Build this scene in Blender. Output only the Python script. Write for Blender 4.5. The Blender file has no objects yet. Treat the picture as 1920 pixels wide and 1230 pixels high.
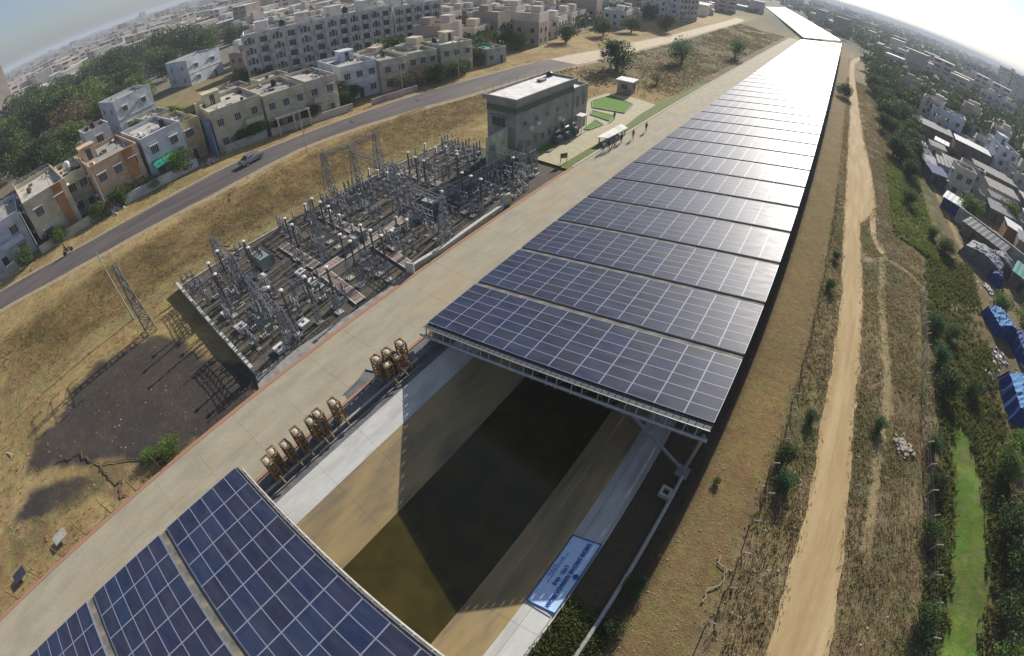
import bpy, bmesh, math, random
import numpy as np
from mathutils import Matrix, Vector

S = bpy.context.scene
COL = S.collection
R = math.radians
random.seed(7)
RNG = np.random.default_rng(7)

# ------------------------------------------------------------------ camera
cam = bpy.data.cameras.new('camera')
camo = bpy.data.objects.new('camera', cam)
COL.objects.link(camo)
S.camera = camo
_yaw, _pitch, _roll = -0.621170865, -0.762467236, 0.0053088
_f = Vector((math.sin(_yaw) * math.cos(_pitch), math.cos(_yaw) * math.cos(_pitch), math.sin(_pitch)))
_r0 = Vector((math.cos(_yaw), -math.sin(_yaw), 0))
_u0 = _r0.cross(_f)
_r = math.cos(_roll) * _r0 + math.sin(_roll) * _u0
_u = -math.sin(_roll) * _r0 + math.cos(_roll) * _u0
_m = Matrix((_r, _u, -_f)).transposed().to_4x4()
_m.translation = Vector((21.908, -18.894, 27.926))
camo.matrix_world = _m
cam.type = 'PANO'
cam.sensor_width = 36
cam.clip_start = 0.1
cam.clip_end = 30000
cam.panorama_type = 'FISHEYE_LENS_POLYNOMIAL'      # wide action camera lens
cam.fisheye_fov = R(180)
cam.fisheye_polynomial_k0 = 0
cam.fisheye_polynomial_k1 = -5.95529945e-02
cam.fisheye_polynomial_k2 = -8.39155321e-06
cam.fisheye_polynomial_k3 = 1.00995594e-05
cam.fisheye_polynomial_k4 = -1.16656777e-07

# ------------------------------------------------------------------ light
SUN = Vector((-0.19, 2.0, 1.0)).normalized()
W = bpy.data.worlds.new('World')
S.world = W
W.use_nodes = True
nt = W.node_tree
nt.nodes.clear()
sky = nt.nodes.new('ShaderNodeTexSky')
sky.sky_type = 'NISHITA'
sky.sun_disc = False
sky.sun_elevation = math.asin(SUN.z)
sky.sun_rotation = math.atan2(SUN.x, SUN.y)
sky.air_density = 1.0
sky.dust_density = 0.9
sky.ozone_density = 3.0
sky.altitude = 30
bg = nt.nodes.new('ShaderNodeBackground')
bg.inputs[1].default_value = 0.070
wo = nt.nodes.new('ShaderNodeOutputWorld')
_hs = nt.nodes.new('ShaderNodeHueSaturation'); _hs.inputs['Saturation'].default_value = 0.60
nt.links.new(sky.outputs[0], _hs.inputs['Color'])
_tn = nt.nodes.new('ShaderNodeMix'); _tn.data_type = 'RGBA'; _tn.blend_type = 'MULTIPLY'; _tn.inputs[0].default_value = 1
_tn.inputs[7].default_value = (.93, .99, 1.10, 1)
nt.links.new(_hs.outputs[0], _tn.inputs[6])
nt.links.new(_tn.outputs[2], bg.inputs[0])
nt.links.new(bg.outputs[0], wo.inputs[0])
sl = bpy.data.lights.new('sun', 'SUN')
sl.energy = 5.0
sl.angle = R(0.53)
sl.color = (1.0, 0.93, 0.82)
so = bpy.data.objects.new('sun', sl)
COL.objects.link(so)
so.rotation_euler = SUN.to_track_quat('Z', 'Y').to_euler()
so.location = (0, 0, 80)
S.view_settings.view_transform = 'Standard'
S.view_settings.look = 'None'
S.view_settings.gamma = 1
S.view_settings.use_curve_mapping = False
S.view_settings.exposure = 0.52
S.cycles.max_bounces = 6
S.cycles.volume_bounces = 0
S.cycles.volume_max_steps = 64

# ------------------------------------------------------------------ helpers
MATS = {}
def mat(name, col, rough=0.85, col2=None, scale=3.0, bump=0.0, bscale=None, metal=0.0, rnd=0.0,
        spec=0.3, stretch=None, detail=4.0, stain=None, sscale=0.3, coat=0.0, world=False):
    """noise-mottled surface; rnd = brightness spread from one object to the next"""
    m = bpy.data.materials.new(name)
    m.use_nodes = True
    n = m.node_tree
    b = n.nodes['Principled BSDF']
    L = n.links.new
    if world:
        g = n.nodes.new('ShaderNodeNewGeometry'); co = g.outputs['Position']
    else:
        g = n.nodes.new('ShaderNodeTexCoord'); co = g.outputs['Object']
    if stretch:
        mp = n.nodes.new('ShaderNodeMapping'); mp.inputs['Scale'].default_value = (1, stretch, 1); L(co, mp.inputs[0]); co = mp.outputs[0]
    no = n.nodes.new('ShaderNodeTexNoise')
    no.inputs['Scale'].default_value = scale
    no.inputs['Detail'].default_value = detail
    L(co, no.inputs['Vector'])
    c2 = col2 if col2 else tuple(c * 0.72 for c in col)
    mx = n.nodes.new('ShaderNodeMix'); mx.data_type = 'RGBA'
    mx.inputs[6].default_value = (*col, 1); mx.inputs[7].default_value = (*c2, 1)
    mr = n.nodes.new('ShaderNodeMapRange')
    mr.inputs[1].default_value = 0.35; mr.inputs[2].default_value = 0.65
    L(no.outputs[0], mr.inputs[0]); L(mr.outputs[0], mx.inputs[0])
    out = mx.outputs[2]
    if stain:
        n2 = n.nodes.new('ShaderNodeTexNoise'); n2.inputs['Scale'].default_value = sscale
        n2.inputs['Detail'].default_value = 6
        L(co, n2.inputs['Vector'])
        r2 = n.nodes.new('ShaderNodeMapRange'); r2.inputs[1].default_value = 0.5; r2.inputs[2].default_value = 0.72
        L(n2.outputs[0], r2.inputs[0])
        m2 = n.nodes.new('ShaderNodeMix'); m2.data_type = 'RGBA'
        L(r2.outputs[0], m2.inputs[0]); L(out, m2.inputs[6]); m2.inputs[7].default_value = (*stain, 1)
        out = m2.outputs[2]
    if rnd:
        oi = n.nodes.new('ShaderNodeObjectInfo')
        r3 = n.nodes.new('ShaderNodeMapRange'); r3.inputs[3].default_value = 1 - rnd; r3.inputs[4].default_value = 1 + rnd
        L(oi.outputs['Random'], r3.inputs[0])
        hs = n.nodes.new('ShaderNodeHueSaturation'); L(r3.outputs[0], hs.inputs['Value'])
        L(out, hs.inputs['Color']); out = hs.outputs[0]
    L(out, b.inputs['Base Color'])
    b.inputs['Roughness'].default_value = rough
    b.inputs['Metallic'].default_value = metal
    b.inputs['Specular IOR Level'].default_value = spec
    if coat:
        b.inputs['Coat Weight'].default_value = coat
    if bump:
        bn = n.nodes.new('ShaderNodeTexNoise'); bn.inputs['Scale'].default_value = bscale or scale * 4
        bn.inputs['Detail'].default_value = 5
        L(co, bn.inputs['Vector'])
        bu = n.nodes.new('ShaderNodeBump'); bu.inputs['Strength'].default_value = bump
        bu.inputs['Distance'].default_value = 0.1
        L(bn.outputs[0], bu.inputs['Height']); L(bu.outputs[0], b.inputs['Normal'])
    MATS[name] = m
    return m

class MB:
    """collects shapes; build() links them as ONE mesh object"""
    def __init__(s):
        s.v = []; s.f = []; s.mi = []
    def add(s, vs, fs, mi=0):
        o = len(s.v); s.v.extend(vs)
        for f in fs:
            s.f.append(tuple(i + o for i in f)); s.mi.append(mi)
        return s
    def box(s, x, y, z, sx, sy, sz, rz=0.0, mi=0):
        c, n = math.cos(rz), math.sin(rz); vs = []
        for dz in (0, sz):
            for dx, dy in ((-sx/2, -sy/2), (sx/2, -sy/2), (sx/2, sy/2), (-sx/2, sy/2)):
                vs.append((x + dx*c - dy*n, y + dx*n + dy*c, z + dz))
        return s.add(vs, [(3, 2, 1, 0), (4, 5, 6, 7), (0, 1, 5, 4), (1, 2, 6, 5), (2, 3, 7, 6), (3, 0, 4, 7)], mi)
    def beam(s, p, q, w, h=None, mi=0):
        h = h or w; p = Vector(p); q = Vector(q); d = (q - p)
        if d.length < 1e-6: return s
        d.normalize(); a = d.cross(Vector((0, 0, 1)))
        if a.length < 1e-4: a = Vector((1, 0, 0))
        a.normalize(); b = a.cross(d); vs = []
        for e in (p, q):
            for i, j in ((-1, -1), (1, -1), (1, 1), (-1, 1)):
                vs.append(tuple(e + a * (i * w / 2) + b * (j * h / 2)))
        return s.add(vs, [(3, 2, 1, 0), (4, 5, 6, 7), (0, 1, 5, 4), (1, 2, 6, 5), (2, 3, 7, 6), (3, 0, 4, 7)], mi)
    def tube(s, p, q, r, n=8, mi=0, r2=None):
        r2 = r if r2 is None else r2
        p = Vector(p); q = Vector(q); d = (q - p).normalized(); a = d.orthogonal().normalized(); b = d.cross(a); vs = []
        for e, rr in ((p, r), (q, r2)):
            for i in range(n):
                t = 2 * math.pi * i / n
                vs.append(tuple(e + a * (rr * math.cos(t)) + b * (rr * math.sin(t))))
        fs = [(i, (i + 1) % n, n + (i + 1) % n, n + i) for i in range(n)]
        fs += [tuple(range(n - 1, -1, -1)), tuple(range(n, 2 * n))]
        return s.add(vs, fs, mi)
    def lathe(s, x, y, prof, n=8, mi=0):
        vs = []
        for r, z in prof:
            for i in range(n):
                t = 2 * math.pi * i / n
                vs.append((x + r * math.cos(t), y + r * math.sin(t), z))
        fs = []
        for k in range(len(prof) - 1):
            for i in range(n):
                fs.append((k*n+i, k*n+(i+1) % n, (k+1)*n+(i+1) % n, (k+1)*n+i))
        fs += [tuple(range(n - 1, -1, -1)), tuple(range((len(prof)-1)*n, len(prof)*n))]
        return s.add(vs, fs, mi)
    def quad(s, a, b, c, d, mi=0):
        return s.add([tuple(a), tuple(b), tuple(c), tuple(d)], [(0, 1, 2, 3)], mi)
    def mesh(s, name, mats):
        me = bpy.data.meshes.new(name)
        me.from_pydata(s.v, [], s.f)
        for m in (mats if isinstance(mats, (list, tuple)) else [mats]):
            me.materials.append(MATS[m] if isinstance(m, str) else m)
        if any(s.mi): me.polygons.foreach_set('material_index', s.mi)
        me.update()
        return me
    def build(s, name, mats, parent=None, loc=None, rz=0, kind=None):
        return link(name, s.mesh(name, mats), parent, loc, rz, kind)

def link(name, me, parent=None, loc=None, rz=0, kind=None):
    o = bpy.data.objects.new(name, me)
    COL.objects.link(o)
    if parent is not None: o.parent = parent
    if loc is not None: o.location = loc
    if rz: o.rotation_euler.z = rz
    if kind: o['kind'] = kind
    return o

def tag(o, label, cat, group=None):
    o['label'] = label; o['category'] = cat
    if group: o['group'] = group
    return o

def thing(name, label, cat, loc=(0, 0, 0), rz=0, group=None):
    o = bpy.data.objects.new(name, None)
    o.empty_display_size = 0.2
    COL.objects.link(o)
    o.location = loc; o.rotation_euler.z = rz
    return tag(o, label, cat, group)

def dup(root, loc, rz=0, label=None, scale=None):
    """copy of a thing with copies of its parts and sub-parts"""
    r = root.copy(); COL.objects.link(r)
    r.location = loc; r.rotation_euler.z = rz
    if scale: r.scale = scale if isinstance(scale, tuple) else (scale,) * 3
    if label: r['label'] = label
    for ch in list(root.children):
        c = ch.copy(); COL.objects.link(c); c.parent = r
        for g in list(ch.children):
            d = g.copy(); COL.objects.link(d); d.parent = c
    return r

ORD = ['first', 'second', 'third', 'fourth', 'fifth', 'sixth', 'seventh', 'eighth', 'ninth', 'tenth', 'eleventh',
       'twelfth', 'thirteenth', 'fourteenth', 'fifteenth', 'sixteenth', 'seventeenth', 'eighteenth', 'nineteenth', 'twentieth',
       'twenty-first', 'twenty-second', 'twenty-third', 'twenty-fourth', 'twenty-fifth', 'twenty-sixth', 'twenty-seventh',
       'twenty-eighth', 'twenty-ninth', 'thirtieth']

def inpoly(px, py, poly):
    px = np.asarray(px, float); py = np.asarray(py, float)
    ins = np.zeros(px.shape, bool); n = len(poly)
    for i in range(n):
        x1, y1 = poly[i]; x2, y2 = poly[(i + 1) % n]
        c = ((y1 > py) != (y2 > py)) & (px < (x2 - x1) * (py - y1) / (y2 - y1 + 1e-12) + x1)
        ins ^= c
    return ins

def polydist(px, py, pts, closed=False):
    px = np.asarray(px, float); py = np.asarray(py, float)
    d = np.full(px.shape, 1e9); n = len(pts)
    for i in range(n if closed else n - 1):
        x1, y1 = pts[i]; x2, y2 = pts[(i + 1) % n]
        dx, dy = x2 - x1, y2 - y1
        t = np.clip(((px - x1) * dx + (py - y1) * dy) / (dx * dx + dy * dy + 1e-12), 0, 1)
        d = np.minimum(d, np.hypot(px - x1 - t * dx, py - y1 - t * dy))
    return d

def softpoly(px, py, poly, w):
    d = polydist(px, py, poly, True)
    d = np.where(inpoly(px, py, poly), -d, d)
    return np.clip(0.5 - d / w, 0, 1)

def vnoise(x, y, s, seed=0):
    g = np.random.default_rng(seed).random((64, 64))
    x = np.asarray(x, float) / s; y = np.asarray(y, float) / s
    xi = np.floor(x).astype(int); yi = np.floor(y).astype(int)
    fx = x - xi; fy = y - yi
    fx = fx * fx * (3 - 2 * fx); fy = fy * fy * (3 - 2 * fy)
    a = g[xi % 64, yi % 64]; b = g[(xi + 1) % 64, yi % 64]; c = g[xi % 64, (yi + 1) % 64]; d = g[(xi + 1) % 64, (yi + 1) % 64]
    return (a * (1 - fx) + b * fx) * (1 - fy) + (c * (1 - fx) + d * fx) * fy

def fnoise(x, y, s, seed=0):
    return 0.5 * vnoise(x, y, s, seed) + 0.3 * vnoise(x, y, s / 2.3, seed + 1) + 0.2 * vnoise(x, y, s / 5.1, seed + 2)

def sstep(a, b, x):
    t = np.clip((np.asarray(x, float) - a) / (b - a), 0, 1)
    return t * t * (3 - 2 * t)

# ------------------------------------------------------------------ layout constants (metres)
CANAL_END = 292.0
track_l = [(33.3, -20), (32.6, -8.0), (32.2, -4.0), (32.0, .6), (31.5, 7.8), (31.2, 14.6), (31.0, 24.2), (30.9, 30.3), (29.9, 54.1), (29.6, 95), (29.7, 140), (29.2, 175), (29, 230)]
track_r = [(37.6, -20), (36.7, -6.2), (35.6, .1), (34.7, 6.8), (34.2, 12.4), (34.0, 20.9), (33.2, 39.7), (32.6, 53), (34.4, 58), (35.4, 63), (35.0, 78.6), (33.4, 105), (32.6, 143.9), (31.8, 181.9), (31.4, 230)]
road_n = [(-58, -60), (-51.9, -33.3), (-49, -24.2), (-47.2, -15.7), (-46.2, -7.2), (-45.6, 1.3), (-46, 9.2), (-46.6, 18.2), (-45.6, 25.8), (-44.5, 32), (-42.9, 41), (-41.2, 51.1), (-39.2, 74.3), (-35.8, 103.5), (-35, 164), (-38.9, 290), (-42, 330)]
road_f = [(-65, -60), (-57.8, -32.9), (-55.5, -24.7), (-53.8, -17), (-53.1, -9.6), (-52.9, -2.2), (-53.2, 5), (-53, 12.3), (-51.7, 24.2), (-50.3, 36.9), (-49.1, 50.3), (-47.4, 65.2), (-46, 87.5), (-42.8, 117), (-40.7, 174), (-45, 290), (-48, 330)]
PATCH = [(-19.4, -35), (-22.5, -30.3), (-25.4, -24.6), (-25.2, -19), (-22.8, -16.5), (-19, -14.8), (-14.2, -14.1), (-11.8, -13), (-6.9, -12.9), (-6.9, -18.7), (-7.6, -19.6), (-8.3, -21.3), (-8.6, -23), (-11.9, -25.4), (-12.9, -27.4), (-15.9, -29.5)]
PATCH2 = [(-14.8, -37.6), (-16.8, -34.7), (-14.1, -30.6), (-11.4, -28.6), (-11.4, -32.4)]
LAWNS = [
    ('bright green lawn by the near corner of the control building', [(-17.0, 39.0), (-14.9, 43.6), (-13.0, 42.2), (-12.6, 38.7), (-14.4, 36.9), (-15.2, 37.2)]),
    ('large kerbed green lawn beyond the control building', [(-20.3, 67), (-19.3, 73.5), (-13.3, 71.2), (-12.1, 64.3), (-18.1, 62.9)]),
    ('narrow green lawn between the two paved bays', [(-17.3, 61.2), (-12.6, 61.2), (-12.3, 58), (-16.4, 58.8)]),
    ('small green lawn at the far end of the control building', [(-14.3, 56.6), (-12.1, 55.4), (-12.6, 51.2), (-13.5, 51.0)])]
PLAZA = [(-14.6, 35.2), (-14.3, 45), (-14.2, 51), (-16.5, 57), (-19.8, 63), (-21.5, 68), (-20.8, 74.8), (-15.2, 76.2), (-8.6, 74.8), (-8.5, 57), (-8.5, 46), (-8.5, 35.2)]
DITCH = [(46.0, -16), (46.8, -1), (46.2, 5), (46.0, 10), (45.9, 16), (46.4, 21.3), (48.2, 21.6), (49.8, 16), (50.8, 11), (51.0, 6), (50.8, 2.5), (50.3, -1), (50.6, -16)]
TRAILS = [[(36.0, 49), (36.6, 45.5), (40.2, 45.5), (43.4, 43.9), (46.8, 43.2), (50.0, 45.3), (52.6, 49.8), (51.9, 58.4), (53.4, 63.5), (52, 80), (51, 95), (47, 112), (50, 140)],
          [(36.4, 45.6), (36.1, 34.6), (37.0, 23.3), (37.5, 17.3), (37.0, 10), (37.3, 2)], [(33.6, 42.3), (35.2, 43.7), (36.6, 45.4)],
          [(34.8, 56), (35.0, 50), (36.4, 46)]]

PX = [-9000, -300, -75, -47, -42.5, -33, -30, -23, -8, -7.2, 21.7, 28, 29.5, 31, 37, 41.5, 45.5, 50.5, 53, 60, 200, 400, 9000]
PZ1 = [0, 0, 1, 1, .85, -.55, -.4, -.35, -.3, 0, 0, -.1, -.5, -.6, -.7, -1.2, -2.0, -2.2, -1.8, -2, -2, 0, 0]
PZ2 = [0, 0, 1, 1, .9, .7, .5, -.05, -.02, 0, 0, -.1, -.5, -.6, -.7, -1.2, -1.6, -1.8, -1.8, -2, -2, 0, 0]
def tz0(x, y):
    x = np.asarray(x, float); y = np.asarray(y, float)
    t = sstep(42, 75, y)
    return np.interp(x, PX, PZ1) * (1 - t) + np.interp(x, PX, PZ2) * t
def tzn(x, y):
    x = np.asarray(x, float); y = np.asarray(y, float)
    z = tz0(x, y)
    # rough ground, calm where roads, yard and paving lie
    amp = 0.16 * np.ones_like(x)
    amp = np.where((x > -7.8) & (x < 28.6), 0.0, amp)
    amp = np.where((x > -30) & (x < -7) & (y > -12.5), 0.0, amp)
    amp = np.where((x < -56), 0.05, amp)
    amp = np.where((x > -23) & (x < -7) & (y > 0) & (y < 84), 0.0, amp)
    amp = amp * (1 - np.clip(sstep(5.5, 3.5, polydist(x, y, [((a[0]+b[0])/2, a[1]) for a, b in zip(road_n, road_f)])), 0, 1))
    amp = amp * (1 - sstep(4.0, 2.6, polydist(x, y, [((a[0]+b[0])/2, a[1]) for a, b in zip(track_l, track_r)])))
    amp = amp * (1 - sstep(0, -6, x) * 0.4)
    z = z + amp * (fnoise(x, y, 4.0, 11) - 0.5) * 2 + 0.5 * amp * (vnoise(x, y, 1.1, 5) - 0.5)
    return z
def tz(x, y):
    return float(tzn(np.array([x]), np.array([y]))[0])

# ------------------------------------------------------------------ ground
def ground_mat():
    m = bpy.data.materials.new('ground'); m.use_nodes = True
    n = m.node_tree; L = n.links.new; b = n.nodes['Principled BSDF']
    at = n.nodes.new('ShaderNodeAttribute'); at.attribute_name = 'soil'
    g = n.nodes.new('ShaderNodeNewGeometry')
    def noise(s, d=6, r=0.6):
        q = n.nodes.new('ShaderNodeTexNoise'); q.inputs['Scale'].default_value = s
        q.inputs['Detail'].default_value = d; q.inputs['Roughness'].default_value = r
        L(g.outputs['Position'], q.inputs['Vector']); return q.outputs[0]
    def mr(v, a, b_, c, d):
        q = n.nodes.new('ShaderNodeMapRange')
        for i, t in zip((1, 2, 3, 4), (a, b_, c, d)): q.inputs[i].default_value = t
        L(v, q.inputs[0]); return q.outputs[0]
    n1 = noise(1.6, 8, 0.7); n2 = noise(0.22, 4); n3 = noise(9, 4, 0.75)
    v1 = mr(n1, .3, .7, .74, 1.26); v2 = mr(n2, .35, .65, .86, 1.14); v3 = mr(n3, .3, .7, .7, 1.3)
    m1 = n.nodes.new('ShaderNodeMath'); m1.operation = 'MULTIPLY'; L(v1, m1.inputs[0]); L(v2, m1.inputs[1])
    m2 = n.nodes.new('ShaderNodeMath'); m2.operation = 'MULTIPLY'; L(m1.outputs[0], m2.inputs[0]); L(v3, m2.inputs[1])
    # rough weight (alpha of attribute) fades the mottling where the soil is trodden smooth
    mx = n.nodes.new('ShaderNodeMix'); L(at.outputs['Alpha'], mx.inputs[0]); mx.inputs[2].default_value = 1.0
    L(m2.outputs[0], mx.inputs[3])
    vm = n.nodes.new('ShaderNodeVectorMath'); vm.operation = 'SCALE'; L(at.outputs['Color'], vm.inputs[0]); L(mx.outputs[0], vm.inputs['Scale'])
    hs = n.nodes.new('ShaderNodeHueSaturation'); L(vm.outputs[0], hs.inputs['Color'])
    L(mr(noise(0.7, 5), .3, .7, .47, .53), hs.inputs['Hue'])
    L(hs.outputs[0], b.inputs['Base Color'])
    b.inputs['Roughness'].default_value = 0.95; b.inputs['Specular IOR Level'].default_value = 0.15
    bu = n.nodes.new('ShaderNodeBump'); bu.inputs['Strength'].default_value = 0.9; bu.inputs['Distance'].default_value = 0.25
    ad = n.nodes.new('ShaderNodeMath'); ad.operation = 'ADD'; L(n1, ad.inputs[0]); L(n3, ad.inputs[1])
    L(ad.outputs[0], bu.inputs['Height']); L(bu.outputs[0], b.inputs['Normal'])
    MATS['ground'] = m
ground_mat()

def axis(lo, hi, step, far_lo, far_hi, extra=()):
    a = list(np.arange(lo, hi + 1e-6, step)); s = step; x = lo
    while x > far_lo:
        s *= 1.22; x -= s; a.append(x)
    s = step; x = hi
    while x < far_hi:
        s *= 1.22; x += s; a.append(x)
    a += list(extra)
    return np.unique(np.round(np.array(a), 4))
gx = axis(-62, 60, 0.5, -60000, 60000, (0.99, 1.01, 22.29, 22.31))
gx = gx[(np.abs(gx - 1.0) > .2) | np.isin(gx, (0.99, 1.01))]
gy = axis(-46, 100, 0.5, -3000, 60000, (CANAL_END - .01, CANAL_END))
X, Y = np.meshgrid(gx, gy)
Z = tzn(X, Y)
CANALM = (X > 1.0) & (X < 22.3) & (Y < CANAL_END - .005) & (Y > -90)
Z = np.where(CANALM, -4.6, Z)

def soil_colors(X, Y):
    n1 = fnoise(X, Y, 9, 21); n2 = fnoise(X, Y, 3, 31); n3 = fnoise(X, Y, 28, 41)
    c = np.zeros(X.shape + (4,)); c[..., 3] = 1
    def lay(col, w, rough=None):
        w = np.clip(w, 0, 1)[..., None]
        c[..., :3] = c[..., :3] * (1 - w) + np.array(col) * w
        if rough is not None: c[..., 3:] = c[..., 3:] * (1 - w) + rough * w
    c[..., :3] = (.35, .255, .115)                                # dry grass
    lay((.40, .30, .145), sstep(.45, .6, n1) * .8)
    lay((.27, .20, .08), sstep(.52, .62, n2) * .45)
    lay((.23, .21, .08), sstep(.58, .7, n3) * .4)
    # brown weedy slope between road and yard
    band = sstep(-43.8, -41.5, X + 3*(n1-.5)) * sstep(-31.3, -33.6, X + 3*(n2-.5)) * sstep(72, 52, Y) * sstep(-40, -30, Y)
    lay((.17, .115, .04), band * (.55 + .4 * n2))
    lay((.11, .08, .03), band * sstep(.5, .62, n2) * .6)
    lay((.20, .18, .075), sstep(-34, -31, X) * sstep(-28.5, -30, X) * sstep(60, 40, Y) * .5)
    # brush on the far left bank
    far = sstep(78, 100, Y) * sstep(-42, -36, X) * sstep(-4.5, -7, X)
    lay((.19, .15, .085), far * .85); lay((.12, .125, .06), far * sstep(.5, .6, n1) * .7)
    # burnt ground
    for P_ in (PATCH, PATCH2):
        w = softpoly(X + 3.0*(n2-.5), Y + 3.0*(fnoise(X, Y, 2.2, 61)-.5), P_, 0.8)
        lay((.058, .051, .050), w * (.88 + .2 * n1), .8)
        lay((.10, .08, .055), w * sstep(.6, .72, n2) * .35)
    lay((.10, .085, .05), softpoly(X, Y, [(-15, -30), (-10, -24), (-8, -30), (-12, -38)], 4) * .6 * sstep(.45, .6, n2))
    # right bank
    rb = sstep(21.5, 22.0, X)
    lay((.085, .06, .034), rb)                                   # soil darkened: cast shade of the canopy edge put into the colour
    lay((.225, .165, .072), rb * sstep(23.4, 24.6, X) , .8)         # orange dirt shoulder
    lay((.30, .20, .085), rb * sstep(24.6, 26.5, X) * sstep(.48, .6, n1) * sstep(24, 4, Y) * .7, .8)
    sc = sstep(27.6, 28.6, X + .8 * (n2 - .5))
    lay((.25, .19, .10), sc, 1.0)                                # scrub verge
    lay((.27, .21, .12), sc * sstep(.5, .62, n2) * .8)
    lay((.11, .12, .045), sc * sstep(.52, .64, n1) * .7)
    lay((.22, .18, .125), sstep(34.3, 35, X) * sstep(39.5, 37.5, X) * sstep(30, 60, Y) * sstep(150, 110, Y) * .6)   # stony band
    lay((.16, .12, .065), sstep(37, 38, X) * sstep(41.5, 40, X) * .5)
    gr = sstep(42.6, 45, X + 2.5*(n1-.5)) * sstep(53.5, 51, X) 
    lay((.075, .10, .03), gr * (.45 + .6 * sstep(.42, .6, n2)))
    lay((.19, .15, .08), sstep(49, 51.5, X) * sstep(75, 60, X) * sstep(190, 120, Y) * (.5 + .5 * n1))
    dw = softpoly(X + 1.6*(n2-.5), Y, DITCH, 1.3)
    lay((.15, .22, .035), dw * (1 - .6 * sstep(7.5, 5, Y) * sstep(0, 2.5, Y)), .6)
    lay((.09, .17, .025), dw * sstep(.46, .6, fnoise(X, Y, 1.3, 57)) * .75)
    lay((.23, .34, .06), dw * sstep(.5, .62, n1) * .7)
    lay((.20, .19, .09), dw * sstep(.62, .72, fnoise(X, Y, 1.6, 51)) * .8)
    lay((.10, .21, .04), softpoly(X, Y, [(41, 58), (44, 60), (44.5, 88), (40, 92), (38.5, 70)], 3) * .9)
    # footpaths worn in the scrub
    for t in TRAILS:
        lay((.36, .28, .15), sstep(.75, .3, polydist(X, Y, t) + .25*(n2-.5)), .4)
    # neighbourhoods
    left = sstep(-62, -66, X)
    lay((.19, .16, .12), left * .75)
    lay((.27, .22, .09), softpoly(X, Y, [(-96, 2), (-150, 8), (-158, 50), (-128, 48), (-96, 36)], 6))
    lay((.13, .17, .05), softpoly(X, Y, [(-96, 6), (-125, 8), (-120, 24), (-98, 20)], 6) * .8)
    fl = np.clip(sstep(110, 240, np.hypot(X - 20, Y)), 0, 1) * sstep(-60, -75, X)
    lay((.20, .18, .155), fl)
    fr = sstep(60, 100, X)
    lay((.16, .135, .10), fr * sstep(300, 120, Y) * .8)
    lay((.065, .085, .04), fr * sstep(160, 300, Y) * .85)
    lay((.07, .09, .045), sstep(300, 420, Y) * sstep(-150, 0, X))
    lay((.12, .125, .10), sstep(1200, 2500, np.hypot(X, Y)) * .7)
    return c
C = soil_colors(X, Y)
ny, nx = X.shape
me = bpy.data.meshes.new('ground')
vs = np.stack([X, Y, Z], -1).reshape(-1, 3)
idx = np.arange(ny * nx).reshape(ny, nx)
fs = np.stack([idx[:-1, :-1], idx[:-1, 1:], idx[1:, 1:], idx[1:, :-1]], -1).reshape(-1, 4)
me.vertices.add(len(vs)); me.vertices.foreach_set('co', vs.ravel())
me.loops.add(len(fs) * 4); me.loops.foreach_set('vertex_index', fs.ravel())
me.polygons.add(len(fs)); me.polygons.foreach_set('loop_start', np.arange(len(fs)) * 4)
me.polygons.foreach_set('loop_total', np.full(len(fs), 4))
me.update(); me.validate()
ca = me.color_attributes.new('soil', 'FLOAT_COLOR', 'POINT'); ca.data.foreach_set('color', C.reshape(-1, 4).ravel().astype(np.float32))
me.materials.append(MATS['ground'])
link('ground', me, kind='structure')

# ------------------------------------------------------------------ surface materials
mat('asphalt', (.075, .066, .068), .8, (.115, .10, .095), .7, .3, 12, stain=(.15, .125, .105), sscale=.5, world=True, stretch=.12)
mat('road_edge', (.34, .28, .19), .95, (.26, .2, .12), 2, .4, world=True)
mat('pale_dirt', (.41, .30, .155), .95, (.35, .25, .125), 1.6, .6, 7, stain=(.47, .36, .20), sscale=1.1, world=True, stretch=.10)
mat('concrete_path', (.35, .315, .235), .9, (.29, .26, .195), .9, .3, 8, stretch=.35, stain=(.36, .29, .18), sscale=.3, world=True)
mat('brick_edging', (.38, .17, .10), .9, (.30, .20, .14), 3, .3, world=True)
mat('white_lining', (.56, .56, .54), .8, (.46, .46, .44), 1.2, .15, 6, stain=(.36, .36, .33), sscale=.8, world=True, stretch=.3)
mat('tan_lining', (.36, .27, .13), .85, (.28, .21, .11), .8, .25, 5, stain=(.18, .15, .10), sscale=.9, world=True, stretch=.22)
mat('grey_concrete', (.30, .29, .27), .85, (.22, .21, .20), 1.5, .3, stain=(.16, .15, .14), sscale=.8, world=True)
mat('dark_ledge', (.16, .16, .165), .85, (.11, .11, .115), 1.2, .3, world=True)  # ledge concrete kept dark, shade of the kerb put into the colour
mat('yard_gravel', (.070, .064, .056), .95, (.12, .105, .085), 2.5, .9, 14, stain=(.12, .11, .075), sscale=.2, world=True)
mat('lawn', (.085, .20, .02), .95, (.13, .24, .035), 2, .6, 20, world=True)
mat('hedge_grass', (.10, .15, .035), .95, (.17, .18, .06), 1.2, .6, 12, world=True)
mat('plaza_paving', (.43, .39, .26), .9, (.36, .33, .22), 1.0, .3, world=True)
mat('steel_galv', (.42, .43, .44), .45, (.33, .34, .36), 4, metal=.6, spec=.5)
mat('steel_grey', (.22, .23, .25), .5, (.16, .17, .19), 3, metal=.3)
mat('steel_pale', (.40, .39, .36), .55, (.30, .29, .26), 3, metal=.15)
mat('grate', (.15, .155, .145), .85, (.10, .105, .10), 6, .3, stain=(.25, .21, .15), sscale=1.5)
mat('steel_dark', (.07, .075, .085), .6, (.05, .055, .06), 4)
mat('rust_brown', (.15, .085, .038), .75, (.24, .14, .06), 6, .3, stain=(.38, .26, .13), sscale=5)
mat('cream_cap', (.62, .58, .48), .6, (.50, .46, .36), 5)

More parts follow.
